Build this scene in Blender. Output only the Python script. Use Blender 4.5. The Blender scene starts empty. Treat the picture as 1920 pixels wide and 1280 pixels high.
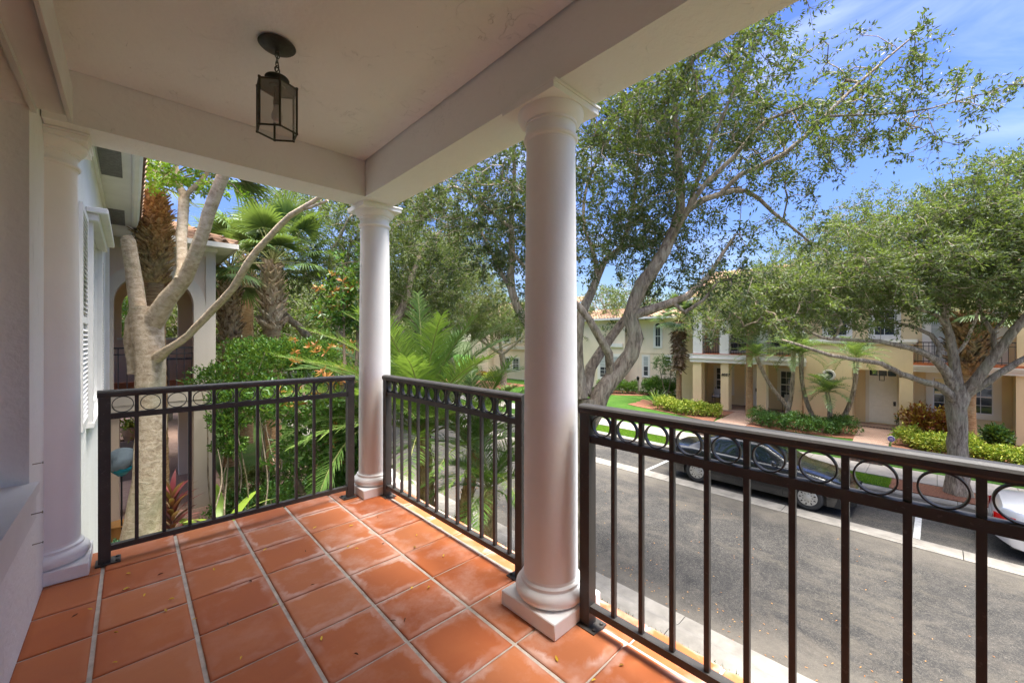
import bpy, math, random
import numpy as np
from mathutils import Vector, Matrix
random.seed(7)
RNG = np.random.default_rng(11)
scene = bpy.context.scene
COL = scene.collection
PI = math.pi
# ------------------------------------------------------------------ camera model (all heights are above the balcony floor)
FPX, YAW, VH, EYE = 754.0, math.radians(43.42), 635.0, 1.35
CF = Vector((math.sin(YAW), math.cos(YAW), 0)); CR = Vector((math.cos(YAW), -math.sin(YAW), 0))
def at(u, v, d):                      # a point at depth d metres
    p = CF * d + CR * ((u - 960) / FPX * d)
    return Vector((p.x, p.y, EYE - (v - VH) / FPX * d))

# ------------------------------------------------------------------ tagging
def tag(o, label=None, cat=None, group=None, kind=None):
    if label: o['label'] = label
    if cat: o['category'] = cat
    if group: o['group'] = group
    if kind: o['kind'] = kind
    return o
def thing(name, label, cat, loc=(0, 0, 0), group=None):
    o = bpy.data.objects.new(name, None); COL.objects.link(o)
    o.location = loc; o.empty_display_size = 0.1
    return tag(o, label, cat, group)
def copy_tree(o, parent=None):
    c = o.copy(); COL.objects.link(c)
    if parent: c.parent = parent
    for ch in [x for x in bpy.data.objects if x.parent == o]:
        copy_tree(ch, c)
    return c

# ------------------------------------------------------------------ materials
def new_mat(name):
    m = bpy.data.materials.new(name); m.use_nodes = True
    nt = m.node_tree; nt.nodes.clear()
    out = nt.nodes.new('ShaderNodeOutputMaterial')
    b = nt.nodes.new('ShaderNodeBsdfPrincipled')
    nt.links.new(b.outputs[0], out.inputs[0])
    return m, nt, b, out
def N(nt, t, **kw):
    n = nt.nodes.new(t)
    for k, v in kw.items():
        if k in n.inputs: n.inputs[k].default_value = v
        else: setattr(n, k, v)
    return n
def ramp(nt, fac, stops):
    r = nt.nodes.new('ShaderNodeValToRGB')
    el = r.color_ramp.elements
    while len(el) < len(stops): el.new(0.5)
    for e, (p, c) in zip(el, stops):
        e.position = p; e.color = (c[0], c[1], c[2], 1)
    nt.links.new(fac, r.inputs[0]); return r.outputs[0]
def mixc(nt, fac, a, b, mode='MIX'):
    m = nt.nodes.new('ShaderNodeMix'); m.data_type = 'RGBA'; m.blend_type = mode
    for s, v in ((m.inputs[0], fac), (m.inputs[6], a), (m.inputs[7], b)):
        if hasattr(v, 'links'): nt.links.new(v, s)
        elif isinstance(v, (int, float)): s.default_value = v
        else: s.default_value = (v[0], v[1], v[2], 1)
    return m.outputs[2]
def mth(nt, op, a, b=None, c=None, clamp=False):
    m = nt.nodes.new('ShaderNodeMath'); m.operation = op; m.use_clamp = clamp
    for i, v in enumerate((a, b, c)):
        if v is None: continue
        if hasattr(v, 'links'): nt.links.new(v, m.inputs[i])
        else: m.inputs[i].default_value = v
    return m.outputs[0]
def coords(nt, kind='Object', scale=(1, 1, 1)):
    tc = nt.nodes.new('ShaderNodeTexCoord'); mp = nt.nodes.new('ShaderNodeMapping')
    mp.inputs['Scale'].default_value = scale
    if kind == 'World':
        g = nt.nodes.new('ShaderNodeNewGeometry'); nt.links.new(g.outputs['Position'], mp.inputs[0])
    else: nt.links.new(tc.outputs[kind], mp.inputs[0])
    return mp.outputs[0]
def noise(nt, vec, scale, detail=4, rough=.55, dist=0, out=0):
    n = nt.nodes.new('ShaderNodeTexNoise'); n.inputs['Scale'].default_value = scale
    n.inputs['Detail'].default_value = detail; n.inputs['Roughness'].default_value = rough
    n.inputs['Distortion'].default_value = dist
    nt.links.new(vec, n.inputs['Vector']); return n.outputs[out]
def bump(nt, b, h, strength=.3, dist=.01, prev=None):
    n = nt.nodes.new('ShaderNodeBump'); n.inputs['Strength'].default_value = strength
    n.inputs['Distance'].default_value = dist
    nt.links.new(h, n.inputs['Height'])
    if prev: nt.links.new(prev, n.inputs['Normal'])
    if b: nt.links.new(n.outputs[0], b.inputs['Normal'])
    return n.outputs[0]
def simple(name, col, rough=.6, metal=0, var=.12, scale=6, bumps=0, bscale=60, spec=.5):
    m, nt, b, o = new_mat(name)
    v = coords(nt, 'World')
    f = noise(nt, v, scale, 5)
    dark = [c * (1 - var) for c in col]; lite = [min(1, c * (1 + var)) for c in col]
    nt.links.new(ramp(nt, f, [(.3, dark), (.7, lite)]), b.inputs['Base Color'])
    b.inputs['Roughness'].default_value = rough; b.inputs['Metallic'].default_value = metal
    b.inputs['Specular IOR Level'].default_value = spec
    if bumps: bump(nt, b, noise(nt, v, bscale, 5), bumps, .01)
    return m

def mat_plaster(name, col, stains=.25, trowel=.5):
    m, nt, b, o = new_mat(name); v = coords(nt, 'World')
    big = noise(nt, v, 1.1, 4); fine = noise(nt, v, 26, 6, .6)
    c1 = [c * .93 for c in col]
    base = ramp(nt, big, [(.3, c1), (.7, col)])
    # dry trowel scratches: thresholded stretched noise
    sc = noise(nt, v, 7.5, 2, .45, 1.1)
    ridge = mth(nt, 'ABSOLUTE', mth(nt, 'SUBTRACT', sc, .5))
    line = mth(nt, 'SUBTRACT', 1.0, mth(nt, 'DIVIDE', ridge, .010), None, True)
    sel = ramp(nt, noise(nt, v, 4.0, 3), [(.52, (0, 0, 0)), (.60, (1, 1, 1))])
    scr = mth(nt, 'MULTIPLY', line, sel)
    dk = [c * .70 for c in col]
    base = mixc(nt, mth(nt, 'MULTIPLY', scr, stains), base, dk)
    sp = nt.nodes.new('ShaderNodeTexVoronoi'); sp.inputs['Scale'].default_value = 5.5; nt.links.new(v, sp.inputs['Vector'])
    speck = mth(nt, 'LESS_THAN', sp.outputs['Distance'], .022)
    base = mixc(nt, mth(nt, 'MULTIPLY', speck, .55), base, (.25, .17, .12))
    nt.links.new(base, b.inputs['Base Color'])
    b.inputs['Roughness'].default_value = .85; b.inputs['Specular IOR Level'].default_value = .25
    h = mth(nt, 'SUBTRACT', mth(nt, 'MULTIPLY', mth(nt, 'ADD', fine, noise(nt, v, 5, 3)), .35), mth(nt, 'MULTIPLY', scr, trowel * .22))
    bump(nt, b, h, .9, .02)
    return m
M = {}
M['plaster'] = mat_plaster('plaster_white', (.89, .87, .85))
M['ceiling'] = mat_plaster('plaster_ceiling', (.90, .89, .88), .30, 1.0)
M['column'] = simple('column_paint', (.88, .86, .84), .8, var=.04, scale=2.5, bumps=.16, bscale=22, spec=.25)
M['trimwhite'] = simple('trim_white', (.74, .72, .70), .6, var=.05, scale=4, bumps=.1, bscale=40)
def mat_weathered_wall():
    m, nt, b, o = new_mat('weathered_white_wall'); v = coords(nt, 'World', (1, 1, .35))
    n = noise(nt, v, 14, 6, .65); n2 = noise(nt, coords(nt, 'World'), 2, 4)
    base = ramp(nt, n2, [(.3, (.83, .81, .78)), (.7, (.88, .865, .84))])
    st = ramp(nt, n, [(.60, (0, 0, 0)), (.72, (1, 1, 1))])
    base = mixc(nt, mth(nt, 'MULTIPLY', st, .28), base, (.42, .38, .36))
    nt.links.new(base, b.inputs['Base Color']); b.inputs['Roughness'].default_value = .8
    bump(nt, b, noise(nt, coords(nt, 'World'), 30, 6), .45, .012); return m
M['housewall'] = mat_weathered_wall()
M['iron'] = None
def mat_iron():
    m, nt, b, o = new_mat('bronze_powder_coat'); v = coords(nt, 'World')
    f = noise(nt, v, 9, 5)
    g = nt.nodes.new('ShaderNodeNewGeometry'); sx = nt.nodes.new('ShaderNodeSeparateXYZ'); nt.links.new(g.outputs['Normal'], sx.inputs[0])
    base = ramp(nt, f, [(.3, (.040, .036, .033)), (.7, (.060, .054, .049))])
    d = mth(nt, 'MULTIPLY', mth(nt, 'GREATER_THAN', noise(nt, v, 70, 3), .66), .35)
    base = mixc(nt, d, base, (.13, .12, .11))
    nt.links.new(base, b.inputs['Base Color']); b.inputs['Roughness'].default_value = .5
    bump(nt, b, noise(nt, v, 180, 3), .12, .002); return m
M['iron'] = mat_iron()
def mat_tile():
    m, nt, b, o = new_mat('terracotta_tile')
    uv = nt.nodes.new('ShaderNodeUVMap'); uv.uv_map = 'UVMap'
    s = nt.nodes.new('ShaderNodeSeparateXYZ'); nt.links.new(uv.outputs[0], s.inputs[0])
    at_ = nt.nodes.new('ShaderNodeAttribute'); at_.attribute_name = 'rnd'
    rnd = at_.outputs['Fac']
    v = coords(nt, 'World')
    rn2 = mth(nt, 'FRACT', mth(nt, 'MULTIPLY', rnd, 7.31))
    n1 = noise(nt, v, 3.2, 5, .6, .6); n2 = noise(nt, v, 40, 5)
    base = ramp(nt, n1, [(.25, (.39, .098, .028)), (.55, (.47, .132, .038)), (.8, (.54, .175, .058))])
    base = mixc(nt, mth(nt, 'MULTIPLY', rnd, .6), base, (.37, .088, .026))
    base = mixc(nt, mth(nt, 'MULTIPLY', mth(nt, 'MULTIPLY', rn2, rn2), .38), base, (.60, .25, .11))
    # distance to tile edge
    ex = mth(nt, 'MINIMUM', s.outputs[0], mth(nt, 'SUBTRACT', 1.0, s.outputs[0]))
    ey = mth(nt, 'MINIMUM', s.outputs[1], mth(nt, 'SUBTRACT', 1.0, s.outputs[1]))
    e = mth(nt, 'MINIMUM', ex, ey)
    w = noise(nt, v, 6.5, 5, .65, .5)
    e2 = mth(nt, 'ADD', e, mth(nt, 'MULTIPLY', mth(nt, 'SUBTRACT', w, .5), .42))
    edge = ramp(nt, e2, [(.0, (.7, .7, .7)), (.06, (1, 1, 1)), (.13, (0, 0, 0))])
    band = mth(nt, 'MULTIPLY', edge, mth(nt, 'GREATER_THAN', e, .0))
    g = nt.nodes.new('ShaderNodeNewGeometry'); gp = nt.nodes.new('ShaderNodeSeparateXYZ'); nt.links.new(g.outputs['Position'], gp.inputs[0])
    # salt bloom comes in patches and mostly towards the open corner of the balcony
    patch = ramp(nt, noise(nt, v, 1.7, 3), [(.36, (0, 0, 0)), (.54, (1, 1, 1))])
    zone = mth(nt, 'ADD', mth(nt, 'MULTIPLY', mth(nt, 'SUBTRACT', mth(nt, 'ADD', gp.outputs[0], mth(nt, 'MULTIPLY', gp.outputs[1], .35)), .9), .9), .2, None, True)
    eff = mth(nt, 'MULTIPLY', mth(nt, 'MULTIPLY', band, patch), mth(nt, 'MULTIPLY', zone, .85))
    fog = mth(nt, 'MULTIPLY', mth(nt, 'MULTIPLY', ramp(nt, noise(nt, v, 2.6, 6, .7), [(.5, (0, 0, 0)), (.75, (1, 1, 1))]), zone), .5)
    eff = mth(nt, 'MULTIPLY', eff, ramp(nt, noise(nt, v, 5.5, 3), [(.40, (.12, .12, .12)), (.62, (1, 1, 1))]))
    eff = mth(nt, 'MAXIMUM', eff, fog)
    base = mixc(nt, eff, base, (.70, .50, .42))
    base = mixc(nt, mth(nt, 'MULTIPLY', mth(nt, 'GREATER_THAN', n2, .68), .25), base, (.36, .12, .06))
    nt.links.new(base, b.inputs['Base Color'])
    r = mth(nt, 'ADD', .46, mth(nt, 'MULTIPLY', eff, .6)); r = mth(nt, 'ADD', r, mth(nt, 'MULTIPLY', n1, .28))
    nt.links.new(r, b.inputs['Roughness']); b.inputs['Specular IOR Level'].default_value = .32
    bump(nt, b, mth(nt, 'ADD', noise(nt, v, 7, 4), mth(nt, 'MULTIPLY', n2, .12)), .18, .01)
    return m
M['tile'] = mat_tile()
M['grout'] = simple('grout', (.50, .44, .37), .9, var=.22, scale=18, bumps=.4, bscale=120)
def mat_asphalt():
    m, nt, b, o = new_mat('asphalt'); v = coords(nt, 'World')
    big = noise(nt, v, .55, 6, .68, 1.2); mid = noise(nt, v, 2.6, 5, .65); fine = noise(nt, v, 26, 6, .75)
    base = ramp(nt, big, [(.36, (.009, .0085, .008)), (.50, (.020, .0185, .017)), (.64, (.060, .051, .041))])
    base = mixc(nt, mth(nt, 'MULTIPLY', ramp(nt, mid, [(.45, (0, 0, 0)), (.75, (1, 1, 1))]), .35), base, (.08, .071, .06))
    sp = ramp(nt, fine, [(.50, (0, 0, 0)), (.58, (1, 1, 1))])
    base = mixc(nt, mth(nt, 'MULTIPLY', sp, .30), base, (.10, .088, .072))
    # fine worm-like light binder lines
    wv = noise(nt, v, 11, 3, .6, 2.2)
    ln = mth(nt, 'LESS_THAN', mth(nt, 'ABSOLUTE', mth(nt, 'SUBTRACT', wv, .5)), .014)
    base = mixc(nt, mth(nt, 'MULTIPLY', ln, .5), base, (.16, .145, .12))
    # sandy margins beside the kerbs
    g = nt.nodes.new('ShaderNodeNewGeometry'); s = nt.nodes.new('ShaderNodeSeparateXYZ'); nt.links.new(g.outputs['Position'], s.inputs[0])
    d1 = mth(nt, 'SUBTRACT', 11.62, s.outputs[0]); 
    m1 = mth(nt, 'SUBTRACT', 1.0, mth(nt, 'ABSOLUTE', mth(nt, 'DIVIDE', mth(nt, 'ADD', d1, mth(nt, 'MULTIPLY', mth(nt, 'SUBTRACT', mid, .5), 1.8)), 1.0)), None, True)
    d2 = mth(nt, 'SUBTRACT', s.outputs[0], 6.15)
    m2 = mth(nt, 'SUBTRACT', 1.0, mth(nt, 'ABSOLUTE', mth(nt, 'DIVIDE', mth(nt, 'ADD', d2, mth(nt, 'MULTIPLY', mth(nt, 'SUBTRACT', mid, .5), 1.6)), .8)), None, True)
    side = mth(nt, 'LESS_THAN', s.outputs[0], 11.7)
    mm = mth(nt, 'MULTIPLY', mth(nt, 'MULTIPLY', mth(nt, 'MAXIMUM', m1, m2), side), .75)
    base = mixc(nt, mm, base, (.13, .113, .09))
    tan = nt.nodes.new('ShaderNodeTexNoise'); tan.inputs['Scale'].default_value = 1.0; tan.inputs['Detail'].default_value = 7; tan.inputs['Roughness'].default_value = .7; tan.inputs['Distortion'].default_value = .6
    nt.links.new(coords(nt, 'World', (1.3, .55, 1)), tan.inputs['Vector'])
    base = mixc(nt, mth(nt, 'MULTIPLY', ramp(nt, tan.outputs[0], [(.52, (0, 0, 0)), (.66, (1, 1, 1))]), .55), base, (.105, .09, .068))  # tan streaks painted in for the dappled light on the road
    # skid / wear marks
    w2 = nt.nodes.new('ShaderNodeTexNoise'); w2.inputs['Scale'].default_value = 1.0; w2.inputs['Detail'].default_value = 6
    nt.links.new(coords(nt, 'World', (3.2, .28, 1)), w2.inputs['Vector'])
    base = mixc(nt, mth(nt, 'MULTIPLY', ramp(nt, w2.outputs[0], [(.55, (0, 0, 0)), (.72, (1, 1, 1))]), .35), base, (.028, .027, .026))
    nt.links.new(base, b.inputs['Base Color']); b.inputs['Roughness'].default_value = .85
    bump(nt, b, fine, .8, .012); return m
M['asphalt'] = mat_asphalt()
M['concrete'] = simple('kerb_concrete', (.235, .215, .185), .9, var=.28, scale=3, bumps=.5, bscale=60)
M['sidewalk'] = simple('sidewalk_concrete', (.27, .24, .21), .9, var=.2, scale=2.2, bumps=.4, bscale=60)
M['paint'] = simple('road_paint', (.42, .42, .41), .8, var=.25, scale=12)
def mat_grass(name, a, c, d):
    m, nt, b, o = new_mat(name); v = coords(nt, 'World')
    base = ramp(nt, noise(nt, v, 1.2, 6, .65), [(.3, a), (.5, c), (.72, d)])
    f = noise(nt, v, 60, 4, .7)
    base = mixc(nt, mth(nt, 'MULTIPLY', f, .6), base, [x * .45 for x in c])
    nt.links.new(base, b.inputs['Base Color']); b.inputs['Roughness'].default_value = .9
    b.inputs['Specular IOR Level'].default_value = .15
    bump(nt, b, f, 1, .04); return m
M['lawn'] = mat_grass('lawn_grass', (.038, .095, .012), (.052, .13, .015), (.08, .155, .022))
M['verge'] = mat_grass('verge_grass', (.06, .09, .022), (.06, .115, .02), (.12, .115, .05))
M['earth'] = mat_grass('ground_cover', (.045, .065, .02), (.06, .085, .025), (.10, .085, .045))
M['mulch'] = simple('red_mulch', (.19, .075, .038), .95, var=.5, scale=22, bumps=1, bscale=55)
def mat_pavers(name, a, c, scale=4.6):
    m, nt, b, o = new_mat(name); v = coords(nt, 'World')
    br = nt.nodes.new('ShaderNodeTexBrick'); nt.links.new(v, br.inputs['Vector'])
    br.inputs['Color1'].default_value = (*a, 1); br.inputs['Color2'].default_value = (*c, 1)
    br.inputs['Mortar'].default_value = (.14, .11, .085, 1); br.inputs['Scale'].default_value = scale
    br.inputs['Mortar Size'].default_value = .02; br.inputs['Bias'].default_value = -.1
    base = mixc(nt, mth(nt, 'MULTIPLY', noise(nt, v, 3, 5), .5), br.outputs[0], (.22, .15, .11))
    nt.links.new(base, b.inputs['Base Color']); b.inputs['Roughness'].default_value = .9
    bump(nt, b, br.outputs[1], -.4, .01); return m
M['pavers'] = mat_pavers('brick_pavers', (.30, .19, .14), (.24, .125, .085))
def mat_stucco(name, col, var=.10):
    m, nt, b, o = new_mat(name); v = coords(nt, 'World')
    lo = [c * (1 - var) for c in col]
    base = ramp(nt, noise(nt, v, .8, 6, .6), [(.3, lo), (.65, col)])
    st = noise(nt, coords(nt, 'World', (2.5, 2.5, .25)), 2.2, 5)
    base = mixc(nt, mth(nt, 'MULTIPLY', ramp(nt, st, [(.55, (0, 0, 0)), (.8, (1, 1, 1))]), .3), base, [c * .72 for c in col])
    nt.links.new(base, b.inputs['Base Color']); b.inputs['Roughness'].default_value = .9
    b.inputs['Specular IOR Level'].default_value = .2
    bump(nt, b, noise(nt, v, 35, 4), .35, .01); return m
M['cream'] = mat_stucco('cream_stucco', (.80, .63, .37))
M['creamlight'] = mat_stucco('pale_cream_stucco', (.86, .72, .54))
M['creamtrim'] = mat_stucco('cream_trim', (.78, .72, .60), .05)
M['offwhite'] = mat_stucco('offwhite_stucco', (.80, .76, .69), .06)
M['beige'] = mat_stucco('beige_stucco', (.62, .49, .38), .07)
M['surround'] = mat_stucco('pale_surround', (.58, .51, .42), .06)
M['brownwall'] = mat_stucco('brown_stucco', (.72, .56, .42), .08)
M['doorpaint'] = simple('door_paint', (.88, .85, .78), .5, var=.04)
M['darkmetal'] = simple('dark_metal', (.03, .027, .03), .45, var=.15)
M['roof'] = simple('clay_roof_tile', (.36, .22, .14), .85, var=.35, scale=5, bumps=.4, bscale=40)
M['vent'] = simple('soffit_vent_mesh', (.16, .15, .15), .7, var=.3, scale=30)
def mat_glass(name, col, rough=.06):
    m, nt, b, o = new_mat(name)
    b.inputs['Base Color'].default_value = (*col, 1); b.inputs['Roughness'].default_value = rough
    b.inputs['Specular IOR Level'].default_value = .9; b.inputs['IOR'].default_value = 1.5
    return m
M['glass'] = mat_glass('window_glass', (.035, .045, .055))
M['blind'] = simple('window_blind', (.42, .44, .42), .6, var=.05)
def mat_lampglass():
    m, nt, b, o = new_mat('seeded_lamp_glass')
    v = coords(nt, 'World')
    b.inputs['Base Color'].default_value = (.55, .52, .47, 1); b.inputs['Roughness'].default_value = .22
    b.inputs['Transmission Weight'].default_value = .0; b.inputs['Alpha'].default_value = .36
    bump(nt, b, noise(nt, v, 45, 3, .5, 1.5), .6, .01); return m
M['lampglass'] = mat_lampglass()
M['verdigris'] = None
def mat_patina():
    m, nt, b, o = new_mat('patina_bronze'); v = coords(nt, 'World')
    f = noise(nt, v, 22, 6, .65)
    nt.links.new(ramp(nt, f, [(.3, (.030, .024, .018)), (.55, (.055, .05, .036)), (.78, (.07, .09, .065))]), b.inputs['Base Color'])
    b.inputs['Metallic'].default_value = .4; b.inputs['Roughness'].default_value = .55
    bump(nt, b, f, .15, .004); return m
M['patina'] = mat_patina()
def mat_leaf(name, a, c, d, trans=.35, rough=.5):
    m, nt, b, o = new_mat(name)
    t = nt.nodes.new('ShaderNodeAttribute'); t.attribute_name = 'rnd'
    v = coords(nt, 'World')
    f = mth(nt, 'ADD', mth(nt, 'MULTIPLY', t.outputs['Fac'], .6), mth(nt, 'MULTIPLY', noise(nt, v, .9, 3), .4))
    colr = ramp(nt, f, [(.2, a), (.5, c), (.82, d)])
    nt.links.new(colr, b.inputs['Base Color']); b.inputs['Roughness'].default_value = rough
    b.inputs['Specular IOR Level'].default_value = .35
    tr = nt.nodes.new('ShaderNodeBsdfTranslucent')
    nt.links.new(mixc(nt, .5, colr, (.30, .42, .03)), tr.inputs[0])
    mx = nt.nodes.new('ShaderNodeMixShader'); mx.inputs[0].default_value = trans
    nt.links.new(b.outputs[0], mx.inputs[1]); nt.links.new(tr.outputs[0], mx.inputs[2])
    nt.links.new(mx.outputs[0], o.inputs[0]); return m
M['oakleaf'] = mat_leaf('oak_leaf', (.030, .050, .020), (.060, .088, .036), (.115, .14, .06), .30)
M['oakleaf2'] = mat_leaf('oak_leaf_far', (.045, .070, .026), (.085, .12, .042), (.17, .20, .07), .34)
M['oliveleaf'] = mat_leaf('olive_leaf', (.06, .075, .025), (.11, .125, .04), (.20, .20, .07), .3)
M['shrubleaf'] = mat_leaf('shrub_leaf', (.025, .075, .014), (.05, .135, .02), (.14, .25, .04), .3, .35)
M['limeleaf'] = mat_leaf('lime_leaf', (.08, .20, .012), (.16, .32, .02), (.32, .46, .04), .4)
M['yellowleaf'] = mat_leaf('yellow_green_leaf', (.10, .20, .015), (.24, .30, .03), (.52, .50, .08), .25)
M['hedgeleaf'] = mat_leaf('dark_hedge_leaf', (.02, .06, .012), (.04, .11, .02), (.08, .17, .03), .2)
M['palmleaf'] = mat_leaf('palm_leaf', (.07, .14, .03), (.13, .235, .05), (.28, .37, .09), .3, .4)
M['fanleaf'] = mat_leaf('fan_palm_leaf', (.055, .10, .035), (.10, .165, .055), (.20, .28, .10), .25, .4)
M['crotonleaf'] = mat_leaf('croton_leaf', (.18, .02, .015), (.27, .09, .025), (.50, .40, .04), .2, .35)
M['rustleaf'] = mat_leaf('rusty_leaf', (.30, .10, .03), (.48, .20, .06), (.60, .33, .10), .25)
M['redleaf'] = mat_leaf('red_ti_leaf', (.14, .02, .03), (.26, .05, .06), (.42, .14, .13), .25, .35)
M['bromleaf'] = mat_leaf('lime_strap_leaf', (.22, .34, .04), (.34, .48, .07), (.50, .62, .14), .35, .35)
M['blueleaf'] = mat_leaf('blue_green_leaf', (.05, .14, .07), (.10, .22, .12), (.2, .34, .2), .25)
M['fallen'] = mat_leaf('fallen_yellow_leaf', (.40, .20, .02), (.70, .42, .02), (.85, .60, .05), .1)
M['fallenbrown'] = simple('fallen_brown', (.14, .06, .03), .8)
def mat_bark(name, a, c, d, sc=9, stretch=.22, st=1.0):
    m, nt, b, o = new_mat(name)
    v = coords(nt, 'World', (1, 1, stretch)); v2 = coords(nt, 'World')
    f = noise(nt, v, sc, 7, .7, .6); g = noise(nt, v2, 1.8, 5, .6)
    base = ramp(nt, f, [(.36, a), (.5, c), (.64, d)])
    lich = ramp(nt, g, [(.52, (0, 0, 0)), (.68, (1, 1, 1))])
    base = mixc(nt, mth(nt, 'MULTIPLY', lich, .45), base, (.34, .34, .22))
    nt.links.new(base, b.inputs['Base Color']); b.inputs['Roughness'].default_value = .95
    b.inputs['Specular IOR Level'].default_value = .1
    bump(nt, b, mth(nt, 'ADD', f, mth(nt, 'MULTIPLY', noise(nt, v, sc * 4, 4), .4)), st, .03); return m
M['oakbark'] = mat_bark('oak_bark', (.14, .105, .075), (.34, .27, .20), (.54, .45, .34), 17, .22, 1.0)
M['palebark'] = mat_bark('pale_smooth_bark', (.36, .27, .185), (.53, .42, .30), (.66, .55, .42), 10, 1.5, .7)
M['palmbark'] = mat_bark('palm_ring_bark', (.18, .10, .05), (.34, .21, .11), (.50, .34, .19), 6, 7.0, 1)
M['boot'] = mat_bark('palm_boot', (.16, .09, .04), (.40, .235, .105), (.66, .45, .24), 9, .5, .6)
M['bootbrown'] = mat_bark('palm_boot_brown', (.10, .06, .035), (.25, .16, .09), (.44, .31, .20), 9, .5, .6)
M['bootpale'] = mat_bark('pale_palm_boot', (.24, .16, .09), (.54, .40, .26), (.74, .60, .42), 9, .5, .6)
M['twig'] = simple('twig_bark', (.22, .16, .11), .9, var=.25, scale=10)
M['stem'] = simple('green_stem', (.26, .26, .09), .7, var=.2, scale=10)
def mat_car(name, col, metal=.3, rough=.22):
    m, nt, b, o = new_mat(name)
    b.inputs['Base Color'].default_value = (*col, 1); b.inputs['Metallic'].default_value = metal
    b.inputs['Roughness'].default_value = rough; b.inputs['Coat Weight'].default_value = .6; b.inputs['Coat Roughness'].default_value = .04
    return m
M['blackcar'] = mat_car('black_car_paint', (.008, .009, .011), .0)
M['silvercar'] = mat_car('silver_car_paint', (.62, .64, .70), .5, .3)
M['tyre'] = simple('tyre_rubber', (.03, .03, .03), .85)
M['hub'] = simple('wheel_cover_silver', (.52, .52, .50), .35, metal=.6, var=.05)
M['carglass'] = mat_glass('car_glass', (.012, .02, .02), .03)
M['redlens'] = mat_car('red_tail_lens', (.55, .015, .012), 0, .15)
M['clearlens'] = mat_car('clear_lens', (.6, .6, .6), .2, .1)
M['chrome'] = simple('chrome_trim', (.7, .7, .7), .15, metal=1, var=.02)
M['black'] = simple('black_plastic', (.012, .012, .012), .6)
M['signblue'] = simple('sign_blue', (.07, .07, .40), .4, var=.05)
M['signwhite'] = simple('sign_white', (.75, .75, .78), .4, var=.03)
M['cushion'] = simple('grey_cushion', (.50, .48, .46), .9, var=.1)
M['turq'] = simple('turquoise_glaze', (.01, .30, .38), .25, var=.1)
M['greycloth'] = simple('grey_blue_cloth', (.26, .32, .36), .9, var=.15, bumps=.5, bscale=12)
M['ochre'] = simple('ochre_pot', (.42, .20, .05), .7)
M['wood'] = simple('grey_wood', (.30, .26, .21), .9, var=.2)

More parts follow.
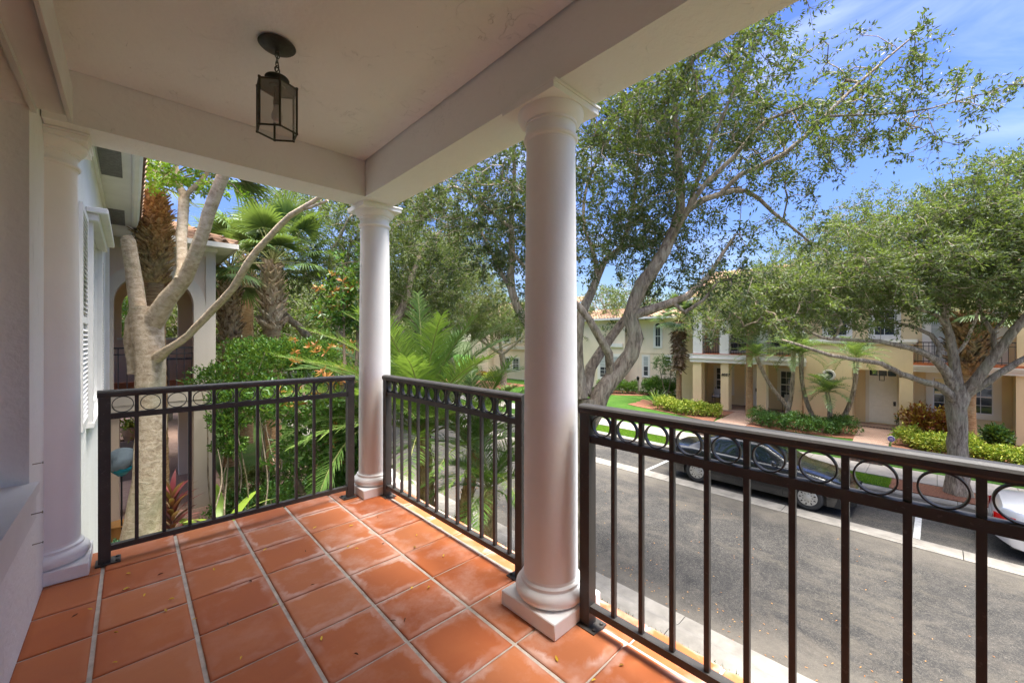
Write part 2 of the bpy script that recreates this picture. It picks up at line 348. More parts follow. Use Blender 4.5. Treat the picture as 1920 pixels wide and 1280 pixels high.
# ------------------------------------------------------------------ mesh builder
class MB:
    def __init__(s): s.v = []; s.f = []; s.sm = []
    def add(s, vs, fs, smooth=False):
        n = len(s.v); s.v += [tuple(p) for p in vs]
        s.f += [tuple(i + n for i in f) for f in fs]; s.sm += [smooth] * len(fs)
    def box(s, x0, x1, y0, y1, z0, z1, bev=0):
        if bev <= 0:
            vs = [(x, y, z) for z in (z0, z1) for y in (y0, y1) for x in (x0, x1)]
            s.add(vs, [(0, 2, 3, 1), (4, 5, 7, 6), (0, 1, 5, 4), (2, 6, 7, 3), (0, 4, 6, 2), (1, 3, 7, 5)])
        else:
            b = bev; P = []
            for (z, i) in ((z0, 1), (z0 + b, 0), (z1 - b, 0), (z1, 1)):
                o = b if i else 0
                P += [(x0 + b, y0 + o, z), (x1 - b, y0 + o, z), (x1 - o, y0 + b, z), (x1 - o, y1 - b, z), (x1 - b, y1 - o, z), (x0 + b, y1 - o, z), (x0 + o, y1 - b, z), (x0 + o, y0 + b, z)]
            F = [tuple(range(7, -1, -1)), tuple(range(24, 32))]
            for k in range(3):
                for i in range(8):
                    j = (i + 1) % 8; F.append((k * 8 + i, k * 8 + j, k * 8 + 8 + j, k * 8 + 8 + i))
            s.add(P, F)
    def obox(s, c, ax, ay, az, hx, hy, hz):     # oriented box
        c = Vector(c); ax = Vector(ax).normalized() * hx; ay = Vector(ay).normalized() * hy; az = Vector(az).normalized() * hz
        vs = [c + ax * i + ay * j + az * k for k in (-1, 1) for j in (-1, 1) for i in (-1, 1)]
        s.add(vs, [(0, 2, 3, 1), (4, 5, 7, 6), (0, 1, 5, 4), (2, 6, 7, 3), (0, 4, 6, 2), (1, 3, 7, 5)])
    def tube(s, pts, rs, n=8, caps=True, smooth=True, lump=0):
        pts = [Vector(p) for p in pts]
        if isinstance(rs, (int, float)): rs = [rs] * len(pts)
        T = []
        for i in range(len(pts)):
            a = pts[max(0, i - 1)]; b = pts[min(len(pts) - 1, i + 1)]
            T.append((b - a).normalized() if (b - a).length > 1e-9 else Vector((0, 0, 1)))
        up = Vector((0, 0, 1)) if abs(T[0].z) < .9 else Vector((1, 0, 0))
        nrm = T[0].cross(up).normalized(); V = []; 
        for i, p in enumerate(pts):
            nrm = (nrm - T[i] * nrm.dot(T[i]));
            nrm = nrm.normalized() if nrm.length > 1e-6 else T[i].orthogonal().normalized()
            bi = T[i].cross(nrm)
            for k in range(n):
                a = 2 * PI * k / n
                r = rs[i] * (1 + (lump * (math.sin(k * 2.4 + i * .9) * .5 + random.uniform(-.5, .5)) if lump else 0))
                V.append(p + nrm * math.cos(a) * r + bi * math.sin(a) * r)
        F = []
        for i in range(len(pts) - 1):
            for k in range(n):
                j = (k + 1) % n; F.append((i * n + k, i * n + j, (i + 1) * n + j, (i + 1) * n + k))
        s.add(V, F, smooth)
        if caps:
            s.add([V[k] for k in range(n)], [tuple(range(n - 1, -1, -1))])
            s.add([V[len(V) - n + k] for k in range(n)], [tuple(range(n))])
    def lathe(s, prof, c=(0, 0, 0), n=48, a0=0, a1=2 * PI, smooth=True, axis='Z'):
        full = abs(a1 - a0 - 2 * PI) < 1e-6; m = n if full else n + 1
        V = []
        for (r, z) in prof:
            for k in range(m):
                a = a0 + (a1 - a0) * k / n
                if axis == 'Z': V.append((c[0] + r * math.cos(a), c[1] + r * math.sin(a), c[2] + z))
                elif axis == 'X': V.append((c[0] + z, c[1] + r * math.cos(a), c[2] + r * math.sin(a)))
                else: V.append((c[0] + r * math.sin(a), c[1] + z, c[2] + r * math.cos(a)))
        F = []
        for i in range(len(prof) - 1):
            for k in range(n):
                j = (k + 1) % m
                F.append((i * m + k, i * m + j, (i + 1) * m + j, (i + 1) * m + k))
        s.add(V, F, smooth)
    def build(s, name, mat, parent=None):
        me = bpy.data.meshes.new(name)
        me.from_pydata(s.v, [], s.f); me.update()
        me.polygons.foreach_set('use_smooth', s.sm)
        me.materials.append(mat)
        o = bpy.data.objects.new(name, me); COL.objects.link(o)
        if parent:
            o.parent = parent; o.matrix_parent_inverse = Matrix.Translation(parent.location).inverted()
        return o
def struct(name, mb, mat): return tag(mb.build(name, mat), kind='structure')
def smooth_edges(o, ang=35):
    me = o.data
    me.polygons.foreach_set('use_smooth', [True] * len(me.polygons))
    try: me.set_sharp_from_angle(angle=math.radians(ang))
    except Exception: pass

# fast leaf / blade mesh from numpy arrays (each leaf: 4 verts, 2 triangles folded on the midrib)
def leaf_mesh(name, base, axis, side, nrm, L, W, mat, parent, fold=.25, rnd=None, bend=None):
    n = len(base); L = np.asarray(L).reshape(-1, 1) * np.ones((n, 1)); W = np.asarray(W).reshape(-1, 1) * np.ones((n, 1))
    tip = base + axis * L
    if bend is not None: tip = tip + bend
    mid = base + axis * L * .45
    a = mid + side * W * .5 + nrm * W * fold; b = mid - side * W * .5 + nrm * W * fold
    V = np.stack([base, a, tip, b], axis=1).reshape(-1, 3).astype(np.float32)
    i = np.arange(n) * 4
    T = np.stack([i, i + 1, i + 2, i, i + 2, i + 3], axis=1).reshape(-1).astype(np.int32)
    me = bpy.data.meshes.new(name)
    me.vertices.add(n * 4); me.vertices.foreach_set('co', V.reshape(-1))
    me.loops.add(n * 6); me.loops.foreach_set('vertex_index', T)
    me.polygons.add(n * 2); me.polygons.foreach_set('loop_start', np.arange(n * 2, dtype=np.int32) * 3)
    at_ = me.attributes.new('rnd', 'FLOAT', 'FACE')
    r = RNG.random(n) if rnd is None else rnd
    at_.data.foreach_set('value', np.repeat(r, 2).astype(np.float32))
    me.update(calc_edges=True); me.validate()
    me.materials.append(mat)
    o = bpy.data.objects.new(name, me); COL.objects.link(o)
    if parent:
        o.parent = parent; o.matrix_parent_inverse = Matrix.Translation(parent.location).inverted()
    return o
def unit(a): return a / np.maximum(np.linalg.norm(a, axis=-1, keepdims=True), 1e-9)
def rand_dirs(n): return unit(RNG.normal(size=(n, 3)))

# ------------------------------------------------------------------ trees
def catmull(pts, rs, step=.25):
    P = [Vector(p) for p in pts]; out = []; ro = []
    for i in range(len(P) - 1):
        p0 = P[max(i - 1, 0)]; p1 = P[i]; p2 = P[i + 1]; p3 = P[min(i + 2, len(P) - 1)]
        k = max(1, int((p2 - p1).length / step))
        for j in range(k):
            t = j / k
            q = .5 * ((2 * p1) + (p2 - p0) * t + (2 * p0 - 5 * p1 + 4 * p2 - p3) * t * t + (3 * p1 - p0 - 3 * p2 + p3) * t ** 3)
            out.append(q); ro.append(rs[i] + (rs[i + 1] - rs[i]) * t)
    out.append(P[-1]); ro.append(rs[-1]); return out, ro
def tree(name, label, cat, base, limbs, crown, n_att, leaves_per, leafL, leafmat, barkmat, group=None,
         reject=None, jitter=.12, twig_r=.006, spread=.32, droop=-.1, leafW=.36, minz=None, seed=0, trunk_n=14, twiglets=3, clump=0.0, maxd=1.7, tipn=0):
    global RNG
    RNG = np.random.default_rng(100 + seed); random.seed(seed)
    root = thing(name, label, cat, base, group)
    mb = MB(); nodes = []
    for pts, rs in limbs:
        p, r = catmull(pts, rs)
        q = [Vector(a) + Vector((random.uniform(-1, 1), random.uniform(-1, 1), random.uniform(-1, 1))) * min(rr, .1) * .22 for a, rr in zip(p, r)]
        q[0] = p[0]
        mb.tube(q, r, trunk_n if rs[0] > .12 else 8, lump=.10)
        k0 = max(1, int(len(q) * .25)) if rs[0] > .15 else 1
        nodes += [tuple(a) for a in q[k0:]]
    # attractors inside the crown ellipsoids
    att = []; tot = sum(e[1][0] * e[1][1] * e[1][2] for e in crown)
    for c, rad in crown:
        k = int(n_att * rad[0] * rad[1] * rad[2] / tot) + 1
        d = rand_dirs(k * 3); rr = RNG.random(k * 3) ** .42
        p = np.array(c) + d * rr[:, None] * np.array(rad)
        if clump > 0:   # knock out holes so that sky shows through
            ph = np.array([1.7, 2.9, .6]); f = np.sin(p @ np.array([1.9, .7, .4]) + 1) + np.sin(p @ np.array([-.6, 2.1, .8]) + 2) + np.sin(p @ np.array([.5, -.7, 2.6]))
            p = p[f > clump - 1.5]
        if minz is not None: p = p[p[:, 2] > minz]
        if reject is not None: p = p[~reject(p)]
        att.append(p[:k])
    if tipn:
        for pts, rs in limbs:
            if rs[-1] < .045:
                P_, _ = catmull(pts, rs); P_ = np.array([tuple(x) for x in P_]); k0 = int(len(P_) * .5); k = int(tipn * (1 + (len(P_) - k0) * .08))
                q = P_[RNG.integers(k0, len(P_), k)] + RNG.normal(size=(k, 3)) * .30
                q = np.concatenate([q, P_[-1] + RNG.normal(size=(4, 3)) * .15])
                if reject is not None: q = q[~reject(q)]
                if minz is not None: q = q[q[:, 2] > minz]
                att.append(q)
    att = np.concatenate(att)
    NP = np.array(nodes); par = [-1] * len(nodes)
    dist = np.array([np.min(np.linalg.norm(NP - a, axis=1)) for a in att])
    order = np.argsort(dist)
    allp = [np.array(p) for p in nodes]; buf = np.zeros((len(nodes) + len(att) * 8, 3)); buf[:len(nodes)] = NP; cnt = len(nodes)
    tips = []; tdir = []
    for i in order:
        a = att[i]; dd = np.linalg.norm(buf[:cnt] - a, axis=1); j = int(np.argmin(dd)); D = dd[j]
        if D > maxd: continue
        k = max(2, min(7, int(D / .22))); prev = j; s0 = buf[j].copy()
        for q in range(1, k + 1):
            t = q / k
            p = s0 + (a - s0) * t + RNG.normal(size=3) * jitter * min(D, .8) * (1 - t * .4)
            p[2] += .18 * D * math.sin(t * PI) * .5
            if q == k: p = a
            buf[cnt] = p; par.append(prev); prev = cnt; cnt += 1
        tips.append(cnt - 1); dv = buf[cnt - 1] - s0; tdir.append(dv / max(np.linalg.norm(dv), 1e-6))
    w = np.zeros(cnt)
    n0 = len(nodes); child = np.zeros(cnt)
    for i in range(cnt - 1, n0 - 1, -1):
        if w[i] == 0: w[i] = twig_r ** 2.2
        if par[i] >= n0: w[par[i]] += w[i]
    tw = MB()
    for i in range(n0, cnt):
        r1 = w[i] ** (1 / 2.2); r0 = min(w[par[i]] ** (1 / 2.2), r1 * 1.4) if par[i] >= n0 else r1 * 1.15
        mb.tube([buf[par[i]], buf[i]], [r0, r1], 5 if r1 > .02 else 3, caps=False)
    # leaves on short twiglets round every tip
    tips = np.array(tips); tdir = np.array(tdir); tp = buf[tips]
    m = len(tp); k = twiglets
    tb = np.repeat(tp, k, axis=0); td = unit(np.repeat(tdir, k, axis=0) * .6 + rand_dirs(m * k) + np.array([0, 0, droop]))
    tl = spread * (.5 + RNG.random((m * k, 1)))
    for a, d, l in zip(tb, td, tl):
        mb.tube([a, a + d * l[0]], [twig_r * .6, twig_r * .25], 3, caps=False)
    per = max(1, leaves_per // k)
    lb = np.repeat(tb, per, axis=0); ld = np.repeat(td, per, axis=0); ll = np.repeat(tl, per, axis=0)
    n = len(lb); t = RNG.random((n, 1))
    base_ = lb + ld * ll * t + RNG.normal(size=(n, 3)) * leafL * .35
    ax = unit(ld * .7 + rand_dirs(n) * 1.0)
    nr = unit(rand_dirs(n) + np.array([0, 0, .9])); sd = unit(np.cross(ax, nr)); nr = np.cross(sd, ax)
    cl = np.repeat(RNG.random(m * k), per) * .55 + RNG.random(n) * .45
    mb.build('trunk', barkmat, root)
    leaf_mesh('crown', base_, ax, sd, nr, leafL * (.65 + .7 * RNG.random(n)), leafL * leafW * (.8 + .4 * RNG.random(n)), leafmat, root, rnd=cl)
    return root
def foliage_blob(name, label, cat, base, blobs, n, L, mat, group=None, stems=6, stemmat=None, leafW=.45, up=.5, extra=None, seed=0, shell=.45, rosette=0):
    """a shrub: stems and leaves filling lumpy ellipsoids ; blobs: (centre, radii)"""
    global RNG
    RNG = np.random.default_rng(500 + seed); random.seed(seed)
    root = thing(name, label, cat, base, group)
    mb = MB(); pts = []
    tot = sum(r[0] * r[1] * r[2] for c, r in blobs)
    for c, r in blobs:
        for _ in range(2):
            d = rand_dirs(1)[0]; d[2] = abs(d[2]) * .8
            t = Vector(c) + Vector((d[0] * r[0], d[1] * r[1], d[2] * r[2])) * .85
            b0 = Vector((base[0] + random.uniform(-.15, .15), base[1] + random.uniform(-.15, .15), base[2])) if (Vector(c).xy - Vector(base).xy).length < 1.2 else Vector((c[0], c[1], base[2]))
            b0 = Vector((b0.x + (t.x - b0.x) * .75, b0.y + (t.y - b0.y) * .75, base[2]))
            mm = (b0 + t) * .5 + Vector((random.uniform(-.1, .1), random.uniform(-.1, .1), .05))
            q1 = b0.lerp(t, .3) + Vector((random.uniform(-.3, .3), random.uniform(-.3, .3), 0)); q2 = b0.lerp(t, .65) + Vector((random.uniform(-.3, .3), random.uniform(-.3, .3), .1)); mb.tube(*catmull([b0, q1, q2, t], [.022, .017, .012, .005], .15), n=5, caps=False)
        k = int(n * r[0] * r[1] * r[2] / tot) if extra is None else int(n / len(blobs))
        nc = max(6, k // 14); d = rand_dirs(nc); rr = (shell + (1 - shell) * RNG.random((nc, 1)))
        lump = 1 + .16 * np.sin(d @ np.array([5, 3, 4]) * 1.5 + seed)[:, None]
        cc = np.array(c) + d * rr * lump * np.array(r)
        p = np.repeat(cc, 14, axis=0); dd = np.repeat(d, 14, axis=0)
        pts.append((p, dd))
    P = np.concatenate([a for a, b in pts]); D = np.concatenate([b for a, b in pts])
    keep = P[:, 2] > base[2] + .02; P = P[keep]; D = D[keep]; m = len(P)
    P = P + RNG.normal(size=(m, 3)) * L * .5
    ax = unit(D * .8 + rand_dirs(m) * .9 + np.array([0, 0, up])); nr = unit(rand_dirs(m) * .7 + D); sd = unit(np.cross(ax, nr)); nr = np.cross(sd, ax)
    mb.build('stem', stemmat or M['twig'], root)
    leaf_mesh('foliage', P, ax, sd, nr, L * (.7 + .6 * RNG.random(m)), L * leafW, mat, root)
    return root
def hedge(name, label, base, path, w, h, n, L, mat, cat='hedge', seed=0, group=None, lumpy=.12):
    """clipped row of shrubs following a path of (x, y)"""
    global RNG
    RNG = np.random.default_rng(900 + seed)
    root = thing(name, label, cat, base, group)
    path = np.array(path, float); seg = np.linalg.norm(np.diff(path, axis=0), axis=1); cum = np.concatenate([[0], np.cumsum(seg)])
    nc = n // 10; t = RNG.random(nc) * cum[-1]; x = np.interp(t, cum, path[:, 0]); y = np.interp(t, cum, path[:, 1])
    a = RNG.random(nc) * PI; lump = 1 + lumpy * np.sin(t * 3.1 + seed) + lumpy * .6 * np.sin(t * 7.3 + 1)
    rr = .55 + .45 * RNG.random(nc)
    off = np.cos(a) * w * .5 * rr * lump; zz = np.abs(np.sin(a)) ** .45 * h * rr * lump
    tang = np.stack([np.interp(t, cum, np.gradient(path[:, 0])), np.interp(t, cum, np.gradient(path[:, 1]))], 1); tang = unit(tang)
    P = np.stack([x - tang[:, 1] * off, y + tang[:, 0] * off, base[2] + zz], 1)
    D = unit(np.stack([-tang[:, 1] * np.cos(a), tang[:, 0] * np.cos(a), np.abs(np.sin(a)) + .1], 1))
    P = np.repeat(P, 10, axis=0); D = np.repeat(D, 10, axis=0); m = len(P)
    P = P + RNG.normal(size=(m, 3)) * L * .6; P[:, 2] = np.maximum(P[:, 2], base[2] + .02)
    ax = unit(D + rand_dirs(m)); nr = unit(D + rand_dirs(m) * .8); sd = unit(np.cross(ax, nr)); nr = np.cross(sd, ax)
    leaf_mesh('foliage', P, ax, sd, nr, L * (.7 + .6 * RNG.random(m)), L * .5, mat, root)
    mb = MB(); random.seed(seed)
    k = max(4, int(cum[-1] / .35))
    for i in range(k):
        tt = (i + .5) / k * cum[-1]; bx = np.interp(tt, cum, path[:, 0]); by = np.interp(tt, cum, path[:, 1])
        for _ in range(3): mb.tube([(bx, by, base[2]), (bx + random.uniform(-.2, .2), by + random.uniform(-.2, .2), base[2] + h * .75)], [.015, .006], 4, caps=False)
    mb.build('stem', M['twig'], root)
    return root
def blade_strips(lists, mat, name, parent, rnd=None):
    """lists: arrays (n, k, 3) centre lines, widths (n,k), side vectors (n,3) ; ribbon mesh with a slight V"""
    C, Wd, S = lists; n, k, _ = C.shape
    A = C + S[:, None, :] * Wd[:, :, None] * .5; B = C - S[:, None, :] * Wd[:, :, None] * .5
    V = np.stack([A, B], axis=2).reshape(-1, 3).astype(np.float32)
    F = []
    i0 = (np.arange(n) * k * 2)[:, None] + (np.arange(k - 1) * 2)[None, :]
    q = np.stack([i0, i0 + 1, i0 + 3, i0 + 2], axis=-1).reshape(-1).astype(np.int32)
    me = bpy.data.meshes.new(name); me.vertices.add(len(V)); me.vertices.foreach_set('co', V.reshape(-1))
    me.loops.add(len(q)); me.loops.foreach_set('vertex_index', q)
    me.polygons.add(len(q) // 4); me.polygons.foreach_set('loop_start', np.arange(len(q) // 4, dtype=np.int32) * 4)
    a = me.attributes.new('rnd', 'FLOAT', 'FACE'); r = RNG.random(n) if rnd is None else rnd
    a.data.foreach_set('value', np.repeat(r, k - 1).astype(np.float32))
    me.update(calc_edges=True); me.materials.append(mat)
    o = bpy.data.objects.new(name, me); COL.objects.link(o)
    if parent: o.parent = parent; o.matrix_parent_inverse = Matrix.Translation(parent.location).inverted()
    return o
def frond_curve(o, azim, elev, length, sag, k=9):
    P = []; p = np.array(o, float); e = elev
    for i in range(k):
        P.append(p.copy()); d = np.array([math.cos(e) * math.cos(azim), math.cos(e) * math.sin(azim), math.sin(e)])
        p = p + d * length / (k - 1); e -= sag / (k - 1)
    return np.array(P)
def pinnate_crown(root, origin, n, length, leaflet, mat, sag=1.6, el=(0.1, 1.35), pairs=46, w=.022, seed=0, azs=None, bare=.12, name='frond', vee=.5, fwd=.62):
    rg = np.random.default_rng(seed)
    for f in range(n):
        az = (f * 2.39996 + rg.random() * .4) if azs is None else azs[f % len(azs)] + rg.normal() * .12
        elev = el[0] + (el[1] - el[0]) * (1 - (f / max(n - 1, 1))) ** .8 + rg.normal() * .06
        Ln = length * (.85 + .3 * rg.random())
        K = 12; R = frond_curve(origin, az, elev, Ln, sag * (.7 + .5 * rg.random()), K)
        t = np.linspace(bare, .99, pairs); idx = t * (K - 1); i = np.minimum(idx.astype(int), K - 2); fr = (idx - i)[:, None]
        B = R[i] * (1 - fr) + R[i + 1] * fr; T = unit(R[i + 1] - R[i])
        side = unit(np.cross(T, np.array([0, 0, 1.0]))); up = np.cross(side, T)
        allC = []; allW = []; allS = []
        for sg in (-1, 1):
            ll = leaflet * (.35 + .65 * np.sin(np.clip(t * 1.12, 0, 1) * PI) ** .7) * (.85 + .3 * rg.random(pairs))
            d0 = unit(side * sg * .8 + T * fwd + up * (vee * (.5 + rg.random((pairs, 1)))) + rg.normal(size=(pairs, 3)) * .09)
            C = [B]; p = B
            for q in range(3):
                dd = unit(d0 + np.array([0, 0, -1.0]) * (.18 * (q + .3))); p = p + dd * (ll / 3)[:, None]; C.append(p)
            C = np.stack(C, 1); allC.append(C)
            allW.append(np.tile(np.array([.6, 1, .75, .08]) * w, (pairs, 1)) * (.8 + .4 * rg.random((pairs, 1))))
            allS.append(unit(np.cross(d0, up + side * .3 * sg)))
        r = np.full(pairs * 2, rg.random() * .5) + rg.random(pairs * 2) * .5
        o = blade_strips((np.concatenate(allC), np.concatenate(allW), np.concatenate(allS)), mat, name, root, r)
        mb = MB(); mb.tube([Vector(x) for x in R], list(np.linspace(max(.012, Ln * .008), .003, K)), 5, caps=False)
        mb.build('midrib', M['stem'], o)
def fan_crown(root, origin, n, petiole, blade, mat, seed=0, el=(-.5, 1.3), segs=34, name='frond', azs=None):
    rg = np.random.default_rng(seed)
    for f in range(n):
        az = (f * 2.39996 + rg.random() * .3) if azs is None else azs[f % len(azs)] + rg.normal() * .1
        elev = el[0] + (el[1] - el[0]) * (1 - f / max(1, n - 1)) + rg.normal() * .08
        R = frond_curve(origin, az, elev, petiole * (.8 + .4 * rg.random()), .35, 6)
        T = unit(R[-1] - R[-2]); side = unit(np.cross(T, [0, 0, 1.0])); up = np.cross(side, T)
        a = np.linspace(-1.75, 1.75, segs); bl = blade * (.8 + .3 * rg.random())
        d = unit(T[None] * np.cos(a)[:, None] + side[None] * np.sin(a)[:, None] + up[None] * (.18 * np.cos(a * 1.4))[:, None])
        ll = bl * (.72 + .28 * np.cos(a * .8)) * (.92 + .16 * rg.random(segs))
        C = [np.tile(R[-1], (segs, 1))]; p = C[0]; g = (.05, .28, .75)
        for q in range(3):
            dd = unit(d + np.array([0, 0, -1.0]) * g[q]); p = p + dd * (ll / 3)[:, None]; C.append(p)
        C = np.stack(C, 1); W = np.tile(np.array([.012, .05, .034, .005]), (segs, 1)) * (bl / .8)
        S = unit(np.cross(d, up[None] + rg.normal(size=(segs, 3)) * .25))
        r = np.full(segs, rg.random() * .55) + rg.random(segs) * .45
        o = blade_strips((C, W, S), mat, name, root, r)
        mb = MB(); mb.tube([Vector(x) for x in R], list(np.linspace(.022, .012, 6)), 5, caps=False)
        mb.build('petiole', M['stem'], o)
def boots(mb, pts, rs, rows, per, size, out=.9, seed=0, curl=.3, hang=0):
    rg = random.Random(seed); P, R = catmull(pts, rs, .05)
    for i in range(rows):
        k = (i + .5) / rows * (len(P) - 1); a = int(k); c = P[a]; r = R[a]
        tt = (P[min(a + 1, len(P) - 1)] - P[max(a - 1, 0)]).normalized()
        for j in range(per):
            th = 2 * PI * (j + (i % 2) * .5) / per + rg.uniform(-.12, .12)
            d = Vector((math.cos(th), math.sin(th), 0)); d = (d - tt * d.dot(tt)).normalized(); s = tt.cross(d)
            sz = size * rg.uniform(.75, 1.3); w = sz * .42
            b = c + d * (r * .9); o1 = out * rg.uniform(.7, 1.3)
            tip = b + tt * sz * (1 - 2.2 * hang * rg.uniform(.4, 1)) + d * sz * o1 * .55 + s * sz * rg.uniform(-curl, curl) * 1.6
            b1 = b + s * w - tt * sz * .2; b2 = b - s * w - tt * sz * .2; ou = b + d * sz * .16 - tt * sz * .1
            t1 = tip + s * w * .35; t2 = tip - s * w * .35
            mb.add([b1, ou, b2, t2, tip + d * sz * .05, t1], [(0, 1, 4, 5), (1, 2, 3, 4), (0, 5, 3, 2)])
def palm_pinnate(name, label, base, pts, rs, n, length, leaflet, group=None, seed=0, bootsize=.07, w=.02, pairs=40, sag=1.5, el=(.0, 1.35), parts=None, barkm=None, mat=None, azs=None, per=7, fwd=.62):
    root = thing(name, label, 'palm tree', base, group)
    mb = MB(); P, R = catmull(pts, rs, .12); mb.tube(P, R, 10, lump=.08)
    ln = sum((P[i + 1] - P[i]).length for i in range(len(P) - 1))
    boots(mb, pts, rs, max(4, int(ln / (bootsize * .8))), per, bootsize, seed=seed)
    mb.build('trunk', barkm or M['boot'], root)
    pinnate_crown(root, P[-1], n, length, leaflet, mat or M['palmleaf'], sag, el, pairs, w, seed, azs, fwd=fwd)
    return root

# ================================================================== BALCONY
S = .33965; TX0, TY0 = .5572, 3.3263
FX0, FX1, FY0, FY1 = -.35, 1.80, -1.62, 3.62
def make_floor():
    xs = [TX0 + S * i for i in range(-3, 3)] + [1.603, 1.80]
    ys = [TY0 - S * j for j in range(-1, 16)]
    V = []; F = []; UV = []; RN = []; g = .0055
    for i in range(len(xs) - 1):
        for j in range(len(ys) - 1):
            x0, x1 = xs[i], xs[i + 1]; y1, y0 = ys[j], ys[j + 1]
            x0c, x1c = max(x0, FX0), min(x1, FX1)
            if x1c - x0c < .03: continue
            gx = .0085 if i < 6 else .005
            ax0 = x0c + (gx if x0 >= FX0 else 0); ax1 = x1c - (gx if i < 5 else (.003 if i == 5 else 0)); ay0 = y0 + g; ay1 = y1 - g
            if i == 6: ax0 = x0 + .002
            last = i >= len(xs) - 2
            tx, ty, tz = random.gauss(0, .0016), random.gauss(0, .0016), random.gauss(0, .0006)
            rn = random.random(); K = 7; base = len(V)
            ts = [0, .03, .12, .5, .88, .97, 1]
            for b in range(K):
                for a in range(K):
                    u, v = ts[a], ts[b]
                    e = min(u, 1 - u, v, 1 - v)
                    z = tx * (u - .5) + ty * (v - .5) + tz
                    z -= .0045 * max(0, 1 - e / .03) ** 1.0 if e < .03 else 0
                    z += .0012 * (1 - min(1, e / .12))          # the saucer shape of a hand-made tile
                    if i == 5:                                    # rounded nose of the edge tile
                        z += .006 * math.exp(-((u - .86) / .08) ** 2) - .006 * max(0, (u - .93) / .07)
                    if last: z -= .012 + .010 * u
                    V.append((ax0 + (ax1 - ax0) * u, ay0 + (ay1 - ay0) * v, z))
            for b in range(K - 1):
                for a in range(K - 1):
                    q = (base + b * K + a, base + b * K + a + 1, base + (b + 1) * K + a + 1, base + (b + 1) * K + a)
                    F.append(q); RN.append(rn)
                    for (p, r) in ((a, b), (a + 1, b), (a + 1, b + 1), (a, b + 1)):
                        uu = (x0c - x0 + (x1c - x0c) * ts[p]) / (x1 - x0)
                        UV.append((uu, ts[r]))
            # skirts
            ring = [base + k for k in range(K)] + [base + b * K + K - 1 for b in range(1, K)] + [base + (K - 1) * K + k for k in range(K - 2, -1, -1)] + [base + b * K for b in range(K - 2, 0, -1)]
            n0 = len(V)
            for k in ring: V.append((V[k][0], V[k][1], -.03 if last else -.012))
            for k in range(len(ring)):
                k2 = (k + 1) % len(ring); F.append((ring[k2], ring[k], n0 + k, n0 + k2)); RN.append(rn); UV += [(.5, .5)] * 4
    me = bpy.data.meshes.new('balcony_floor'); me.from_pydata(V, [], F)
    uvl = me.uv_layers.new(name='UVMap'); uvl.data.foreach_set('uv', [c for p in UV for c in p])
    a = me.attributes.new('rnd', 'FLOAT', 'FACE'); a.data.foreach_set('value', RN)
    me.polygons.foreach_set('use_smooth', [True] * len(me.polygons)); me.materials.append(M['tile'])
    o = bpy.data.objects.new('balcony_floor', me); COL.objects.link(o)
    tag(o, kind='structure')
    mb = MB(); mb.box(FX0, 1.612, FY0, FY1 - .01, -.30, -.0065); mb.box(1.612, 1.79, FY0, FY1 - .01, -.30, -.022)
    g_ = mb.build('grout_bed', M['grout'], o)
make_floor()
# slab edge below the tiles
mb = MB(); mb.box(-.35, 1.74, FY0, 3.56, -.62, -.302); mb.box(-.35, 1.78, FY0, 3.60, -.40, -.304)
struct('balcony_slab', mb, M['plaster'])
# ceiling and beams
mb = MB(); mb.box(-.345, 1.39, -1.6, 3.235, 2.81, 2.95); tag(mb.build('balcony_ceiling', M['ceiling']), kind='structure')
mb = MB()
mb.box(1.40, 1.68, -1.6, 3.52, 2.52, 3.55); mb.box(-.345, 1.398, 3.24, 3.518, 2.52, 3.549); mb.box(-.345, 1.398, -1.62, -1.34, 2.521, 3.548)
b = mb.build('balcony_beam', M['plaster']); tag(b, kind='structure')
mb = MB(); mb.box(-.345, 1.66, -1.7, 3.5, 3.56, 3.70); mb.box(-.345, 1.69, -1.7, 3.53, 3.71, 3.78); struct('balcony_roof', mb, M['trimwhite'])
mb = MB(); mb.box(.6, 1.74, -1.62, -1.36, -.0, 2.52); mb.box(-.35, .6, -1.62, -1.36, 0, 2.52); struct('balcony_end_wall', mb, M['plaster'])

# columns
prof_base = [(.0, .075), (.150, .075), (.163, .080), (.174, .094), (.178, .110), (.174, .128), (.163, .142), (.152, .147), (.150, .150), (.150, .163), (.147, .166), (.139, .172), (.136, .185)]
prof_shaft = [(.136, .183)] + [(.1355 - .0125 * (max(0, (z - .7) / 1.65)) ** 1.25, z) for z in [.4, .7, 1.0, 1.3, 1.6, 1.9, 2.1, 2.335]]
prof_cap = [(.123, 2.325), (.126, 2.335), (.134, 2.339), (.138, 2.349), (.134, 2.361), (.126, 2.365), (.124, 2.369), (.124, 2.405), (.126, 2.410), (.134, 2.412), (.134, 2.424), (.140, 2.426), (.152, 2.436), (.162, 2.452), (.166, 2.466), (.166, 2.476), (.0, 2.476)]
def column(cx, cy, label, half=False):
    t = thing('column', label, 'column', (cx, cy, 0), 'white round columns carrying the balcony beam')
    a0, a1 = (-PI / 2, PI / 2) if half else (0, 2 * PI)
    n = 32 if half else 64
    h = .178; x0 = cx - (0.01 if half else h)
    mb = MB(); mb.box(x0, cx + h, cy - h, cy + h, .001, .075, .004); mb.lathe([(r, z) for r, z in prof_base], (cx, cy, 0), n, a0, a1)
    smooth_edges(mb.build('base', M['column'], t), 40)
    mb = MB(); mb.lathe(prof_shaft, (cx, cy, 0), n, a0, a1); mb.build('shaft', M['column'], t)
    mb = MB(); mb.lathe(prof_cap, (cx, cy, 0), n, a0, a1)
    k = .180 if not half else .180
    mb.box(x0, cx + .172, cy - .172, cy + .172, 2.477, 2.506, .002); mb.box(x0, cx + k, cy - k, cy + k, 2.5065, 2.519, .003)
    smooth_edges(mb.build('capital', M['column'], t), 40)
    return t
column(1.59, 3.475, 'white column at the far outer corner of the balcony, where the two beams meet')
